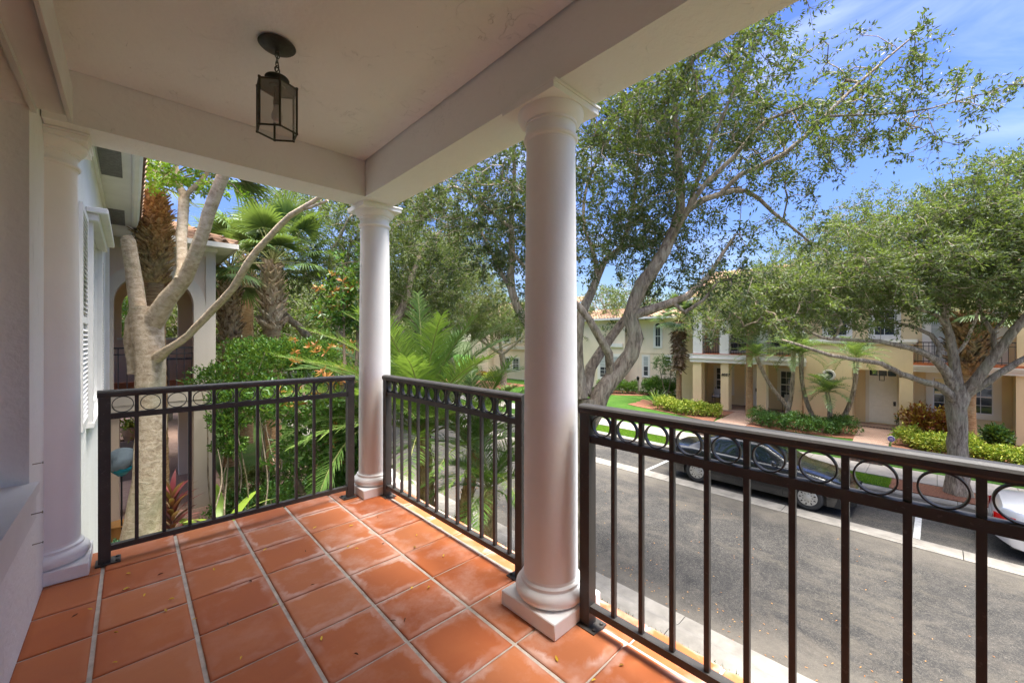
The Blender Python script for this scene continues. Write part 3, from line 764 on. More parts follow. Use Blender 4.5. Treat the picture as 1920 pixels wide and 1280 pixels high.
column(1.545, 1.347, 'large near white column standing between the two street side railings')
column(1.545, -.80, 'white column behind the viewer at the near end of the street railing')
column(-.354, 3.51, 'white half column engaged against the house wall at the left', half=True)

# railings
def railing(label, p0, p1, first, spacing=.1305, end_post=True, start_plate=1):
    p0 = Vector(p0); p1 = Vector(p1); d = (p1 - p0); Ln = d.length; d.normalize(); s = Vector((-d.y, d.x, 0)); Z = Vector((0, 0, 1))
    t = thing('railing', label, 'railing', p0, 'dark bronze metal railings round the balcony')
    def bar(name, a, b_, hz0, hz1, hw, bev=0, parent=t):
        mb = MB(); mid = p0 + d * ((a + b_) / 2)
        mb.obox((mid.x, mid.y, (hz0 + hz1) / 2), d, s, Z, (b_ - a) / 2, hw, (hz1 - hz0) / 2)
        return mb.build(name, M['iron'], parent)
    # cap rail with a slightly domed top
    mb = MB(); prof = [(-.030, .998), (-.030, 1.003), (-.034, 1.010), (-.034, 1.026), (-.028, 1.034), (-.015, 1.040), (.015, 1.040), (.028, 1.034), (.034, 1.026), (.034, 1.010), (.030, 1.003), (.030, .998)]
    A = [p0 + d * (-.004) + s * x + Z * z for x, z in prof]; B = [p0 + d * (Ln + .004) + s * x + Z * z for x, z in prof]; n = len(prof)
    mb.add(A + B, [(k, (k + 1) % n, n + (k + 1) % n, n + k) for k in range(n)] + [tuple(range(n - 1, -1, -1)), tuple(range(n, 2 * n))])
    mb.build('top_rail', M['iron'], t)
    bar('middle_rail', .05, Ln - .05, .864, .897, .019); bar('bottom_rail', .05, Ln - .05, .070, .102, .0195)
    for a, sg in ((0, 1), (Ln - .054, -1)):
        if sg == -1 and not end_post: continue
        bar('post', a, a + .054, .006, .997, .027)
        mb = MB(); c = p0 + d * (a + .027) + s * 0
        cc = c + d * (.016 * sg) - s * (.0)
        mb.obox((cc.x, cc.y, .0045), d, s, Z, .055, .052, .0042)
        for q in (-1, 1):
            e = cc + d * (.040 * sg) + s * (.030 * q); mb.lathe([(.0, .008), (.009, .008), (.009, .013), (.006, .017), (0, .017)], (e.x, e.y, .001), 8)
        mb.build('base_plate', M['iron'], t)
    k = 0; a = first; prev = .054
    while a < Ln - .06:
        bar('picket', a - .0095, a + .0095, .1025, .8635, .0095)
        bar('spacer', a - .0095, a + .0095, .8975, .9975, .0095)
        k += 1; a += spacing
    cs = []; a = first
    edges = [.054]
    while a < Ln - .06: edges += [a - .0095, a + .0095]; a += spacing
    edges.append(Ln - .054)
    for i in range(0, len(edges) - 1, 2):
        w = edges[i + 1] - edges[i]
        if w < .085: continue
        c = p0 + d * ((edges[i] + edges[i + 1]) / 2); R = .0498; r = .0455; hw = .010; mb = MB(); V = []; n = 40
        for (rad, y) in ((R, -hw), (R, hw), (r, hw), (r, -hw)):
            for q in range(n):
                th = 2 * PI * q / n; V.append(Vector((c.x, c.y, .9475)) + d * math.cos(th) * rad + Z * math.sin(th) * rad + s * y)
        F = []
        for ring in range(4):
            for q in range(n):
                F.append((ring * n + q, ring * n + (q + 1) % n, ((ring + 1) % 4) * n + (q + 1) % n, ((ring + 1) % 4) * n + q))
        mb.add(V, F, False); o = mb.build('ring', M['iron'], t); smooth_edges(o, 40)
    return t
railing('dark bronze railing at the far end of the balcony, ending at the house wall', (-.145, 3.45, 0), (1.385, 3.45, 0), .169)
railing('dark bronze street side railing between the corner column and the large near column', (1.60, 3.28, 0), (1.60, 1.585, 0), .155, .1285)
railing('dark bronze street side railing in the foreground right of the large near column', (1.575, 1.168, 0), (1.575, -.60, 0), .170, .1345)

# lantern
def lantern():
    cx, cy = .525, 2.25; zc = 2.81
    t = thing('hanging_lantern', 'hexagonal bronze lantern with seeded glass hanging on a chain from the balcony ceiling', 'lantern', (cx, cy, 2.25))
    mb = MB(); mb.lathe([(0, zc - .004), (.080, zc - .004), (.083, zc - .008), (.078, zc - .013), (.050, zc - .022), (.022, zc - .032), (.010, zc - .036), (.009, zc - .046), (0, zc - .047)], (cx, cy, 0), 40)
    smooth_edges(mb.build('ceiling_canopy', M['patina'], t), 50)
    mb = MB()
    def link(z, rx, rz, ang, th=.0022):
        pts = [Vector((cx + math.cos(ang) * rx * math.cos(a), cy + math.sin(ang) * rx * math.cos(a), z + rz * math.sin(a))) for a in np.linspace(0, 2 * PI, 21)]
        mb.tube(pts, th, 6, caps=False)
    link(zc - .058, .011, .013, .3); link(zc - .079, .007, .017, 1.8); link(zc - .101, .007, .017, .3); link(zc - .120, .014, .015, 1.9, .0026); link(zc - .128, .013, .014, .4, .0026)
    mb.build('chain', M['patina'], t)
    zt = 2.592   # top of the glass body
    mb = MB(); mb.lathe([(0, zt + .072), (.008, zt + .072), (.012, zt + .064), (.030, zt + .060), (.050, zt + .050), (.054, zt + .044), (.051, zt + .038), (.044, zt + .034), (.040, zt + .018), (.034, zt + .004), (0, zt + .004)], (cx, cy, 0), 40)
    smooth_edges(mb.build('cap', M['patina'], t), 50)
    h = .222; R = .092; mb = MB(); A = [(cx + R * math.cos(PI / 3 * k + .42), cy + R * math.sin(PI / 3 * k + .42)) for k in range(6)]
    for k in range(6):
        x, y = A[k]; X, Y = A[(k + 1) % 6]
        mb.tube([(x, y, zt - h), (x, y, zt + .004)], .0052, 6)
        for z in (zt, zt - h): mb.tube([(x, y, z), (X, Y, z)], .0045, 6)
        mb.tube([(x, y, zt), (cx + .035 * math.cos(PI / 3 * k + .42), cy + .035 * math.sin(PI / 3 * k + .42), zt + .012)], .003, 5)
        for z in (zt + .004, zt - h): mb.lathe([(0, -.007), (.0065, -.004), (.0065, .004), (0, .007)], (x, y, z), 8)
    smooth_edges(mb.build('frame', M['patina'], t), 50)
    mb = MB(); mb.add([(x, y, zt + .001) for x, y in A] + [(cx, cy, zt + .014)], [(k, (k + 1) % 6, 6) for k in range(6)]); mb.build('roof_plate', M['patina'], t)
    for k in range(6):
        x, y = A[k]; X, Y = A[(k + 1) % 6]; mb = MB(); mb.add([(x, y, zt - h), (X, Y, zt - h), (X, Y, zt), (x, y, zt)], [(0, 1, 2, 3)]); mb.build('glass_pane', M['lampglass'], t)
    mb = MB(); mb.lathe([(0, zt), (.014, zt), (.014, zt - .065), (.018, zt - .067), (.018, zt - .085), (0, zt - .086)], (cx, cy, 0), 16); mb.build('socket', M['patina'], t)
    mb = MB(); mb.lathe([(.010, zt - .086), (.014, zt - .10), (.026, zt - .135), (.025, zt - .155), (.012, zt - .17), (0, zt - .172)], (cx, cy, 0), 20); mb.build('bulb', M['clearlens'], t)
lantern()

# ================================================================== OUR HOUSE (white, at the left)
HX = -.35
house = thing('townhouse', 'white stucco house wall at the left edge, with a recessed window and eave soffit', 'house', (-4, 4, -2.8))
def wall_x(mb, X, y0, y1, z0, z1, holes, depth, sgn, back=True):
    """wall face in the plane x = X; holes (y0,y1,z0,z1) have reveals going back by depth (towards sgn)"""
    ys = sorted(set([y0, y1] + [v for h in holes for v in h[:2]])); zs = sorted(set([z0, z1] + [v for h in holes for v in h[2:]]))
    for a, b_ in zip(ys[:-1], ys[1:]):
        for c, d in zip(zs[:-1], zs[1:]):
            m = ((a + b_) / 2, (c + d) / 2)
            if any(h[0] < m[0] < h[1] and h[2] < m[1] < h[3] for h in holes): continue
            mb.add([(X, a, c), (X, b_, c), (X, b_, d), (X, a, d)], [(0, 1, 2, 3)])
    for h in holes:
        P = [(h[0], h[2]), (h[1], h[2]), (h[1], h[3]), (h[0], h[3])]
        for k in range(4):
            (a, c), (b_, d) = P[k], P[(k + 1) % 4]
            mb.add([(X, a, c), (X, b_, d), (X + sgn * depth, b_, d), (X + sgn * depth, a, c)], [(0, 1, 2, 3)])
def wall_y(mb, Y, x0, x1, z0, z1, holes, depth, sgn):
    t = MB(); wall_x(t, Y, x0, x1, z0, z1, holes, depth, sgn)
    mb.add([(y, x, z) for x, y, z in t.v], t.f)
NW = (.95, 2.944, .66, 2.445)     # near window opening
FW = (6.35, 8.1, .55, 2.62)       # far window
DW = [(5.2, 6.6, -2.0, -.9)]
mb = MB()
wall_x(mb, HX, -14, 12.55, -2.9, 3.75, [NW, FW] + DW, .17, -1)
mb.add([(HX, -14, -2.9), (-9, -14, -2.9), (-9, -14, 3.75), (HX, -14, 3.75)], [(0, 1, 2, 3)])
mb.build('wall', M['housewall'], house)
def glazed(parent, X, h, sgn, rows, cols, fm=.045, mat=None, blind=True, fr=None):
    """sash window at the back of a reveal in plane x = X"""
    y0, y1, z0, z1 = h; fr = fr or M['trimwhite']
    mb = MB(); w = .05
    for a, b_, c, d in ((y0, y0 + w, z0, z1), (y1 - w, y1, z0, z1), (y0 + w, y1 - w, z0, z0 + w), (y0 + w, y1 - w, z1 - w, z1), (y0 + w, y1 - w, (z0 + z1) / 2 - .02, (z0 + z1) / 2 + .02)):
        mb.box(min(X, X + sgn * .05), max(X, X + sgn * .05), a, b_, c, d)
    for i in range(1, cols):
        y = y0 + (y1 - y0) * i / cols; mb.box(min(X + sgn * .02, X + sgn * .045), max(X + sgn * .02, X + sgn * .045), y - .01, y + .01, z0 + w, z1 - w)
    for i in range(1, rows):
        z = z0 + (z1 - z0) * i / rows
        if abs(z - (z0 + z1) / 2) > .05: mb.box(min(X + sgn * .02, X + sgn * .044), max(X + sgn * .02, X + sgn * .044), y0 + w, y1 - w, z - .01, z + .01)
    win = mb.build('window', fr, parent)
    mb = MB(); mb.box(X - .004 * 1, X + .004, y0 + w * .5, y1 - w * .5, z0 + w * .5, z1 - w * .5)
    p = mb.build('pane', mat or M['glass'], win); return win
w = glazed(house, HX - .15, NW, 1, 4, 3)
w2 = glazed(house, HX - .15, FW, 1, 4, 2)
glazed(house, HX - .15, DW[0], 1, 2, 3)
mb = MB(); mb.box(HX - .148, HX + .03, NW[0] - .03, NW[1] + .012, .622, .668); mb.box(HX + .001, HX + .022, NW[0] - .1, NW[1] - .004, .50, .618, .004)
mb.build('window_sill', M['trimwhite'], house)
mb = MB(); mb.box(HX + .001, HX + .118, .4, 2.985, 2.462, 2.475); mb.box(HX + .1185, HX + .135, .4, 3.00, 2.435, 2.62, .002); mb.box(HX + .001, HX + .118, .4, 2.985, 2.6, 2.61); mb.box(HX + .001, HX + .02, .4, 2.97, 2.43, 2.46)
mb.build('window_header', M['trimwhite'], house)
mb = MB(); mb.box(HX + .001, HX + .17, FW[0] - .25, FW[1] + .2, 2.68, 2.74, .01); mb.box(HX + .001, HX + .10, FW[0] - .2, FW[1] + .15, 2.60, 2.679, .01)
mb.box(HX + .001, HX + .05, FW[1] + .001, FW[1] + .16, .45, 2.6); mb.box(HX + .001, HX + .06, FW[0] - .15, FW[1] + .2, .40, .449); mb.box(HX + .001, HX + .05, FW[0] - .14, FW[0] - .001, .45, 2.6)
mb.build('window_trim', M['trimwhite'], house)
for ya, yb in ((5.35, 6.05), (8.55, 9.2)):
    mb = MB(); mb.box(HX + .003, HX + .028, ya, ya + .06, .5, 2.6); mb.box(HX + .003, HX + .028, yb - .06, yb, .5, 2.6)
    for z in (.5, 1.5, 2.54): mb.box(HX + .003, HX + .027, ya + .06, yb - .06, z, z + .06)
    z = .58
    while z < 2.52:
        if not (1.45 < z < 1.58): mb.obox((HX + .015, (ya + yb) / 2, z), (0, 1, 0), (1, 0, -1.2), (1.2, 0, 1), (yb - ya) / 2 - .06, .016, .003)
        z += .045
    mb.build('shutter', M['trimwhite'], house)
# eave: soffit, vents, gutter, fascia, tiled roof
mb = MB(); mb.box(-.35, .0, 3.8, 12.54, 3.62, 3.66); mb.box(-.349, -.31, 3.8, 12.5, 3.56, 3.619); mb.box(-.349, 0.0, -14, -1.8, 3.62, 3.66)
mb.build('soffit', M['trimwhite'], house)
for a, b_ in ((6.8, 7.9), (9.9, 11.2), (4.2, 5.2)):
    mb = MB(); mb.box(-.30, -.09, a, b_, 3.612, 3.619); mb.build('soffit_vent', M['vent'], house)
mb = MB(); prof = [(.001, 3.68), (.001, 3.60), (.012, 3.575), (.035, 3.565), (.075, 3.57), (.095, 3.60), (.10, 3.66), (.112, 3.68)]
A = [(x, 3.8, z) for x, z in prof]; B = [(x, 12.50, z) for x, z in prof]; n = len(prof)
mb.add(A + B, [(k, k + 1, n + k + 1, n + k) for k in range(n - 1)] + [tuple(range(n)), tuple(range(2 * n - 1, n - 1, -1))]); mb.build('gutter', M['trimwhite'], house)
def tile_roof(name, parent, o, u, v, nu, nv, mat, amp=.035, course=.34):
    """barrel tiles: o corner at the eave, u along the eave (vector), v up the slope (vector)"""
    o = Vector(o); u = Vector(u); v = Vector(v); nrm = u.cross(v).normalized()
    if nrm.z < 0: nrm = -nrm
    mb = MB(); V = []; C = max(1, int(v.length / course)); per = 8; m = nu * per
    rows = []
    for c in range(C):
        rows += [(c / C, .030), ((c + .97) / C, .0)]
    for (t, lift) in rows:
        for k in range(m + 1):
            a = k / per * 2 * PI; h = amp * (math.cos(a) + .25 * math.cos(2 * a)) + lift + random.gauss(0, .0015)
            V.append(o + u * (k / m) + v * t + nrm * h)
    F = []
    for r in range(len(rows) - 1):
        for k in range(m): F.append((r * (m + 1) + k, r * (m + 1) + k + 1, (r + 1) * (m + 1) + k + 1, (r + 1) * (m + 1) + k))
    mb.add(V, F, False)
    mb.add([V[k] for k in range(m + 1)] + [V[k] - nrm * .03 for k in range(m + 1)], [(k, k + 1, m + 2 + k, m + 1 + k) for k in range(m)])
    return mb.build(name, mat, parent)
tile_roof('roof', house, (.14, 3.8, 3.72), (0, 8.7, 0), (-4.5, 0, 1.6), 36, 1, M['roof'])
tile_roof('roof', house, (.14, -14, 3.72), (0, 12.2, 0), (-4.5, 0, 1.6), 40, 1, M['roof'])
mb = MB()
for (yy, zz, xx) in ((3.02, .74, HX), (3.02, .35, HX), (2.80, .56, HX + .022)):
    mb.tube([(xx - .005, yy, zz), (xx + .035, yy - .004, zz + .004)], .0025, 6); mb.lathe([(0, 0), (.006, 0), (.006, .003), (0, .003)], (xx + .033, yy - .004, zz + .004), 8, axis='X')
mb.build('nail', M['wood'], house)
# lower storey under the balcony
for y in (3.1, 1.1, -1.6): mb = MB(); mb.box(1.25, 1.65, y, y + .4, -2.85, -.63); mb.build('porch_pier', M['beige'], house)

# fallen leaves and scraps on the tiles
spots = [(1.15, 2.9), (.95, 3.05), (.80, 2.75), (1.02, 2.62), (1.05, 2.56), (1.2, 2.5), (.62, 2.95), (.35, 2.9), (.12, 3.05), (-.02, 3.0), (.05, 2.86), (-.2, 2.88), (.22, 2.45),
         (-.05, 2.35), (-.08, 2.2), (-.09, 2.12), (.62, 1.9), (1.35, 2.9), (1.42, 2.45), (1.1, 1.95), (.72, 2.35), (-.26, 2.62), (-.28, 2.3), (.95, 1.75), (1.3, 1.1), (1.35, 1.6), (.48, 2.62), (1.25, 3.15), (.15, 2.72), (.33, 2.3)]
protoL = None
for i, (x, y) in enumerate(spots + [(RNG.uniform(-.3, 1.5), RNG.uniform(.3, 3.2)) for _ in range(26)]):
    brown = i % 3 == 2; a = random.uniform(0, 6.28); L = random.uniform(.018, .034)
    mb = MB(); W = L * (.36 if not brown else .2); d = Vector((math.cos(a), math.sin(a), 0)); s = Vector((-d.y, d.x, 0)); c = Vector((x, y, .0055)); Z = Vector((0, 0, 1))
    h = random.uniform(.002, .006)
    V = [c - d * L * .5, c - d * L * .2 + s * W * .5 + Z * h, c + d * L * .2 + s * W * .42 + Z * h * 1.2, c + d * L * .5 + Z * .003, c + d * L * .2 - s * W * .42 + Z * h, c - d * L * .2 - s * W * .5 + Z * h, c - d * L * .2 + Z * .0006, c + d * L * .2 + Z * .0006]
    mb.add(V, [(0, 1, 6), (1, 2, 7, 6), (2, 3, 7), (0, 6, 5), (6, 7, 4, 5), (7, 3, 4)], True)
    o = mb.build('fallen_leaf', M['fallenbrown'] if brown else M['fallen'])
    if brown: tag(o, 'tiny curled brown fallen leaf lying on the terracotta tiles', 'fallen leaf', 'brown fallen leaves scattered on the tile floor')
    else:
        a_ = o.data.attributes.new('rnd', 'FLOAT', 'FACE'); a_.data.foreach_set('value', [random.random()] * 6)
        tag(o, 'tiny yellow fallen leaf lying on the terracotta tiles', 'fallen leaf', 'yellow fallen leaves scattered on the tile floor')

# ================================================================== GROUND
G = -2.9
mb = MB()
mb.add([(-300, -300, G - .06), (500, -300, G - .06), (500, 600, G - .06), (-300, 600, G - .06)], [(0, 1, 2, 3)]); struct('ground', mb, M['earth'])
def strip(name, x0, x1, z, mat, y0=-60, y1=140, th=.0):
    mb = MB(); n = 60
    for i in range(n):
        a = y0 + (y1 - y0) * i / n; b_ = y0 + (y1 - y0) * (i + 1) / n
        mb.add([(x0, a, z), (x1, a, z), (x1, b_, z), (x0, b_, z)], [(0, 1, 2, 3)])
    return struct(name, mb, mat)
strip('road', 6.12, 11.62, G, M['asphalt']); strip('parking_lane', 12.08, 14.86, G, M['asphalt'])
def kerb(name, prof, mat, y0=-40, y1=90, joint=3.0):
    mb = MB(); y = y0 + .65; n = len(prof)
    while y < y1:
        e = y + joint - .012
        A = [(x, y, z) for x, z in prof]; B = [(x, e, z) for x, z in prof]
        mb.add(A + B, [(k, k + 1, n + k + 1, n + k) for k in range(n - 1)] + [tuple(range(n)), tuple(range(2 * n - 1, n - 1, -1))]); y += joint
    return struct(name, mb, mat)
kerb('near_kerb', [(5.44, G - .05), (5.44, G + .085), (5.56, G + .10), (5.74, G + .085), (5.84, G + .035), (5.92, G + .008), (6.15, G + .012), (6.15, G - .05)], M['concrete'])
kerb('ribbon_kerb', [(11.60, G - .05), (11.60, G + .012), (11.78, G + .004), (11.80, G + .012), (12.10, G + .012), (12.10, G - .05)], M['concrete'])
kerb('far_kerb', [(14.84, G - .05), (14.84, G + .12), (14.87, G + .15), (15.10, G + .155), (15.10, G - .05)], M['concrete'])
mb = MB(); mb.add([(1.7, -40, G + .08), (5.45, -40, G + .08), (5.45, 90, G + .08), (1.7, 90, G + .08)], [(0, 1, 2, 3)]); struct('near_verge', mb, M['verge'])
mb = MB(); mb.add([(-30, 3.5, G + .072), (1.7, 3.5, G + .072), (1.7, 90, G + .072), (-30, 90, G + .072)], [(0, 1, 2, 3)]); struct('side_yard', mb, M['earth'])
mb = MB(); mb.add([(15.09, -40, G + .14), (16.22, -40, G + .16), (16.22, 90, G + .16), (15.09, 90, G + .14)], [(0, 1, 2, 3)]); struct('far_verge', mb, M['lawn'])
mb = MB(); y = -39.
while y < 90:
    mb.box(16.2, 17.55, y, y + 1.49, G + .05, G + .185); y += 1.5
struct('sidewalk', mb, M['sidewalk'])
mb = MB(); ys = np.linspace(-40, 90, 66)
for a, b_ in zip(ys[:-1], ys[1:]):
    mb.add([(17.54, a, G + .17), (20.5, a, G + .24), (60, a, G + .30), (60, b_, G + .30), (20.5, b_, G + .24), (17.54, b_, G + .17)], [(0, 1, 4, 5), (1, 2, 3, 4)])
struct('front_lawn', mb, M['lawn'])
def poly(name, pts, z, mat):
    mb = MB(); n = len(pts); cx = sum(p[0] for p in pts) / n; cy = sum(p[1] for p in pts) / n
    mb.add([(x, y, z) for x, y in pts] + [(x, y, z - .12) for x, y in pts], [tuple(range(n))] + [(k, (k + 1) % n, n + (k + 1) % n, n + k) for k in range(n)])
    return struct(name, mb, mat)
GZ = G + .255
def wob(pts, k=6, a=.12):
    out = []
    for i in range(len(pts)):
        p = pts[i]; q = pts[(i + 1) % len(pts)]
        for j in range(k): t = j / k; out.append((p[0] + (q[0] - p[0]) * t + random.uniform(-a, a), p[1] + (q[1] - p[1]) * t + random.uniform(-a, a)))
    return out
poly('mulch_bed', wob([(20.3, 6.5), (21.0, 2.2), (24.0, 2.2), (24.0, 6.0)]), GZ + .01, M['mulch'])
poly('mulch_bed', wob([(19.2, 1.15), (19.0, -9), (24, -9), (24, 1.1)]), GZ + .011, M['mulch'])
poly('mulch_bed', wob([(20.3, 7.5), (22.0, 12.9), (24.4, 13.2), (24, 7.6)]), GZ + .012, M['mulch'])
poly('mulch_bed', wob([(26.0, 14.2), (23.8, 18.0), (27, 18.5), (28, 14)]), GZ + .013, M['mulch'])
poly('tree_bed', wob([(15.12, .9), (15.12, -2.2), (16.18, -2.2), (16.18, .9)], 5, .02), G + .175, M['mulch'])
poly('mulch_bed', wob([(19, 24), (18.5, 32), (24, 34), (25, 24)]), GZ + .014, M['mulch'])
poly('brick_path', [(17.5, 5.9), (17.5, 7.2), (24.9, 7.6), (24.9, 6.2)], GZ + .03, M['pavers'])
poly('brick_path', [(17.5, 1.2), (17.5, 2.1), (24.9, 2.5), (24.9, 1.3)], GZ + .031, M['pavers'])
poly('porch_floor', [(23.8, 4.4), (23.8, 10), (26.4, 10), (26.4, 4.4)], GZ + .05, M['pavers'])
poly('brick_patio', [(-3.2, 8.0), (1.7, 9.0), (1.9, 12.4), (2.2, 30), (-3.2, 30)], G + .09, M['pavers'])
poly('brick_path', [(2.3, 12.2), (5.4, 13.4), (5.4, 14.6), (2.3, 13.6)], G + .10, M['pavers'])
# painted bay lines
mb = MB()
for y in (6.46, .30, -5.9, 12.6, 18.8):
    mb.add([(12.14, y - .055, G + .005), (14.6, y - .055, G + .005), (14.6, y + .055, G + .005), (12.14, y + .055, G + .005)], [(0, 1, 2, 3)])
struct('parking_line', mb, M['paint'])
# low grass and litter on the near verge
n = 26000; RNG = np.random.default_rng(3)
P = np.stack([RNG.uniform(4.3, 5.46, n), RNG.uniform(-1, 12, n), np.full(n, G + .08)], 1)
keep = (np.sin(P[:, 1] * 1.9) + np.sin(P[:, 0] * 5 + P[:, 1] * .7) + RNG.normal(size=n) * .8) > -1.2
P = P[keep]; n = len(P); ax = unit(rand_dirs(n) * .6 + np.array([0, 0, 1.])); sd = unit(np.cross(ax, rand_dirs(n)))
o = leaf_mesh('grass_blades', P, ax, sd, np.cross(sd, ax), .03 + .05 * RNG.random(n), .007, M['hedgeleaf'], None); tag(o, 'short weedy grass on the near verge beside the kerb', 'grass', kind='stuff')
n = 30000
P = np.stack([RNG.uniform(15.15, 16.15, n), RNG.uniform(.9, 13, n), np.full(n, G + .15)], 1)
ax = unit(rand_dirs(n) * .6 + np.array([0, 0, 1.])); sd = unit(np.cross(ax, rand_dirs(n)))
o = leaf_mesh('grass_blades', P, ax, sd, np.cross(sd, ax), .03 + .05 * RNG.random(n), .009, M['limeleaf'], None); tag(o, 'bright green grass on the far verge behind the parked cars', 'grass', kind='stuff')
n = 520
P = np.stack([RNG.uniform(6.2, 11.6, n), RNG.uniform(-2, 14, n), np.full(n, G + .006)], 1); P[:400, 0] = 6.15 + RNG.exponential(.6, 400)
ax = unit(rand_dirs(n) * np.array([1, 1, .12])); nr = np.tile([0, 0, 1.], (n, 1)); sd = unit(np.cross(ax, nr))
o = leaf_mesh('leaf_litter', P, ax, sd, nr, .03 + .02 * RNG.random(n), .014, M['rustleaf'], None); tag(o, 'fallen oak leaves strewn over the road', 'leaf litter', kind='stuff')

# ================================================================== helpers for placing by sight line at real depth
def ray(u):
    a = (u - 960) / FPX; return (CF.x + a * CR.x, CF.y + a * CR.y)
def onz(u, v, z):
    r = ray(u); t = (EYE - z) / ((v - VH) / FPX); return (r[0] * t, r[1] * t)
def yx(u, x): r = ray(u); return x * r[1] / r[0]
def xy(u, y): r = ray(u); return y * r[0] / r[1]
def text_mesh(name, body, size, mat, parent, origin, xdir, zdir=(0, 0, 1), depth=.01, shear=.18):
    cu = bpy.data.curves.new(name, 'FONT'); cu.body = body; cu.size = size; cu.extrude = depth; cu.shear = shear; cu.offset = size * .03; cu.space_character = 1.12
    tmp = bpy.data.objects.new(name + '_tmp', cu); COL.objects.link(tmp); bpy.context.view_layer.update()
    me = bpy.data.meshes.new_from_object(tmp.evaluated_get(bpy.context.evaluated_depsgraph_get())); bpy.data.objects.remove(tmp)
    X = Vector(xdir).normalized(); Z = Vector(zdir).normalized(); Y = X.cross(Z)
    o_ = Vector(origin)
    for v in me.vertices: p = v.co.copy(); v.co = o_ + X * p.x + Z * p.y + Y * (-p.z)
    me.name = name; me.materials.clear(); me.materials.append(mat)
    o = bpy.data.objects.new(name, me); COL.objects.link(o)
    if parent: o.parent = parent; o.matrix_parent_inverse = Matrix.Translation(parent.location).inverted()
    return o
def rail_x(parent, X, y0, y1, z0, z1, sp=.13, base=None):
    mb = MB(); mb.box(X - .02, X + .02, y0, y1, z1 - .04, z1); mb.box(X - .015, X + .015, y0, y1, z1 - .19, z1 - .165); mb.box(X - .015, X + .015, y0, y1, z0 + .08, z0 + .11)
    y = y0 + .02
    while y < y1: mb.box(X - .009, X + .009, y - .009, y + .009, z0, z1 - .04); y += sp
    return mb.build('balcony_railing', M['darkmetal'], parent)
def win_x(parent, X, y0, y1, z0, z1, trim=.14, rows=4, cols=2, tm=None, blind=0, tname='window_trim'):
    """window on a wall facing -x at plane X: raised surround, recessed sash"""
    tm = tm or M['creamtrim']; mb = MB(); t = trim; k = .035
    for a in ((y0 - t, y0, z0 - t, z1 + t), (y1, y1 + t, z0 - t, z1 + t), (y0, y1, z0 - t, z0), (y0, y1, z1, z1 + t)): mb.box(X - k, X - .001, *a)
    w = mb.build('window', tm, parent)
    mb = MB(); f = .04
    for a in ((y0, y0 + f, z0, z1), (y1 - f, y1, z0, z1), (y0 + f, y1 - f, z0, z0 + f), (y0 + f, y1 - f, z1 - f, z1), (y0 + f, y1 - f, (z0 + z1) / 2 - .025, (z0 + z1) / 2 + .025)): mb.box(X - .025, X - .002, *a)
    for i in range(1, cols): y = y0 + (y1 - y0) * i / cols; mb.box(X - .018, X - .003, y - .009, y + .009, z0 + f, z1 - f)
    for i in range(1, rows):
        z = z0 + (z1 - z0) * i / rows
        if abs(z - (z0 + z1) / 2) > .05: mb.box(X - .0175, X - .003, y0 + f, y1 - f, z - .009, z + .009)
    mb.build('sash', M['trimwhite'], w)
    mb = MB(); mb.box(X - .012, X - .0045, y0 + .01, y1 - .01, z0 + .01, z1 - .01); mb.build('pane', M['glass'], w)
    if blind:
        mb = MB(); mb.box(X - .0165, X - .0135, y0 + .05, y1 - .05, (z0 + z1) / 2 + .03 if blind == 1 else z0 + .05, z1 - .05); mb.build('blind', M['blind'], w)
    return w

# ================================================================== HOUSES ACROSS THE STREET
FXP = 24.0; GH = -2.62
h57 = thing('townhouse', 'cream two storey house with a pillared porch, number 8057 on a pillar', 'house', (25, 7, GH), 'cream townhouses across the street')
for (a, b_) in ((9.39, 9.88), (7.93, 8.34), (6.13, 6.55), (4.56, 5.02)):
    mb = MB(); mb.box(FXP, FXP + .5, a, b_, GH, .0); mb.build('pillar', M['cream'], h57)
BX = 26.3
mb = MB(); wall_x(mb, BX, 4.5, 11.8, GH, 0, [], .1, 1); mb.build('wall', M['cream'], h57)
mb = MB(); mb.box(FXP + .02, BX, 4.56, 9.9, .001, .05); mb.build('porch_ceiling', M['creamtrim'], h57)
mb = MB(); mb.box(FXP - .10, FXP + .52, 4.4, 10.0, .002, .20); mb.box(FXP - .16, FXP + .53, 4.38, 10.04, .201, .27); mb.box(FXP - .10, FXP + .52, 4.4, 9.99, .271, .42); mb.box(FXP - .12, FXP + .5, 4.45, 10.0, .421, .46)
mb.build('cornice', M['offwhite'], h57)
mb = MB(); mb.box(FXP + .01, BX + .5, 4.56, 9.9, .461, .50); mb.build('balcony_floor', M['tile'], h57)
for (a, b_) in ((9.36, 9.88), (7.93, 8.40), (6.13, 6.55), (4.56, 5.02)):
    mb = MB(); mb.box(FXP + .02, FXP + .42, a, b_, .5, 2.9); mb.build('pillar', M['offwhite'], h57)
for (a, b_) in ((8.40, 9.36), (6.55, 7.93), (5.02, 6.13)): rail_x(h57, FXP + .2, a, b_, .5, 1.36)
mb = MB(); wall_x(mb, BX - .3, 4.5, 9.9, .5, 3.6, [], .1, 1); mb.box(FXP + .02, FXP + .42, 4.56, 9.88, 2.9, 3.6); mb.build('wall', M['cream'], h57)
win_x(h57, BX, yx(1372, BX), yx(1343, BX), -1.9, -.42, rows=4, cols=2, blind=0)
win_x(h57, BX, yx(1486, BX), yx(1463, BX), -1.95, -.42, rows=4, cols=2)
win_x(h57, BX - .3, 5.4, 6.4, .9, 2.6, rows=4, cols=2); win_x(h57, BX - .3, 7.6, 9.0, .6, 2.6, rows=4, cols=3)
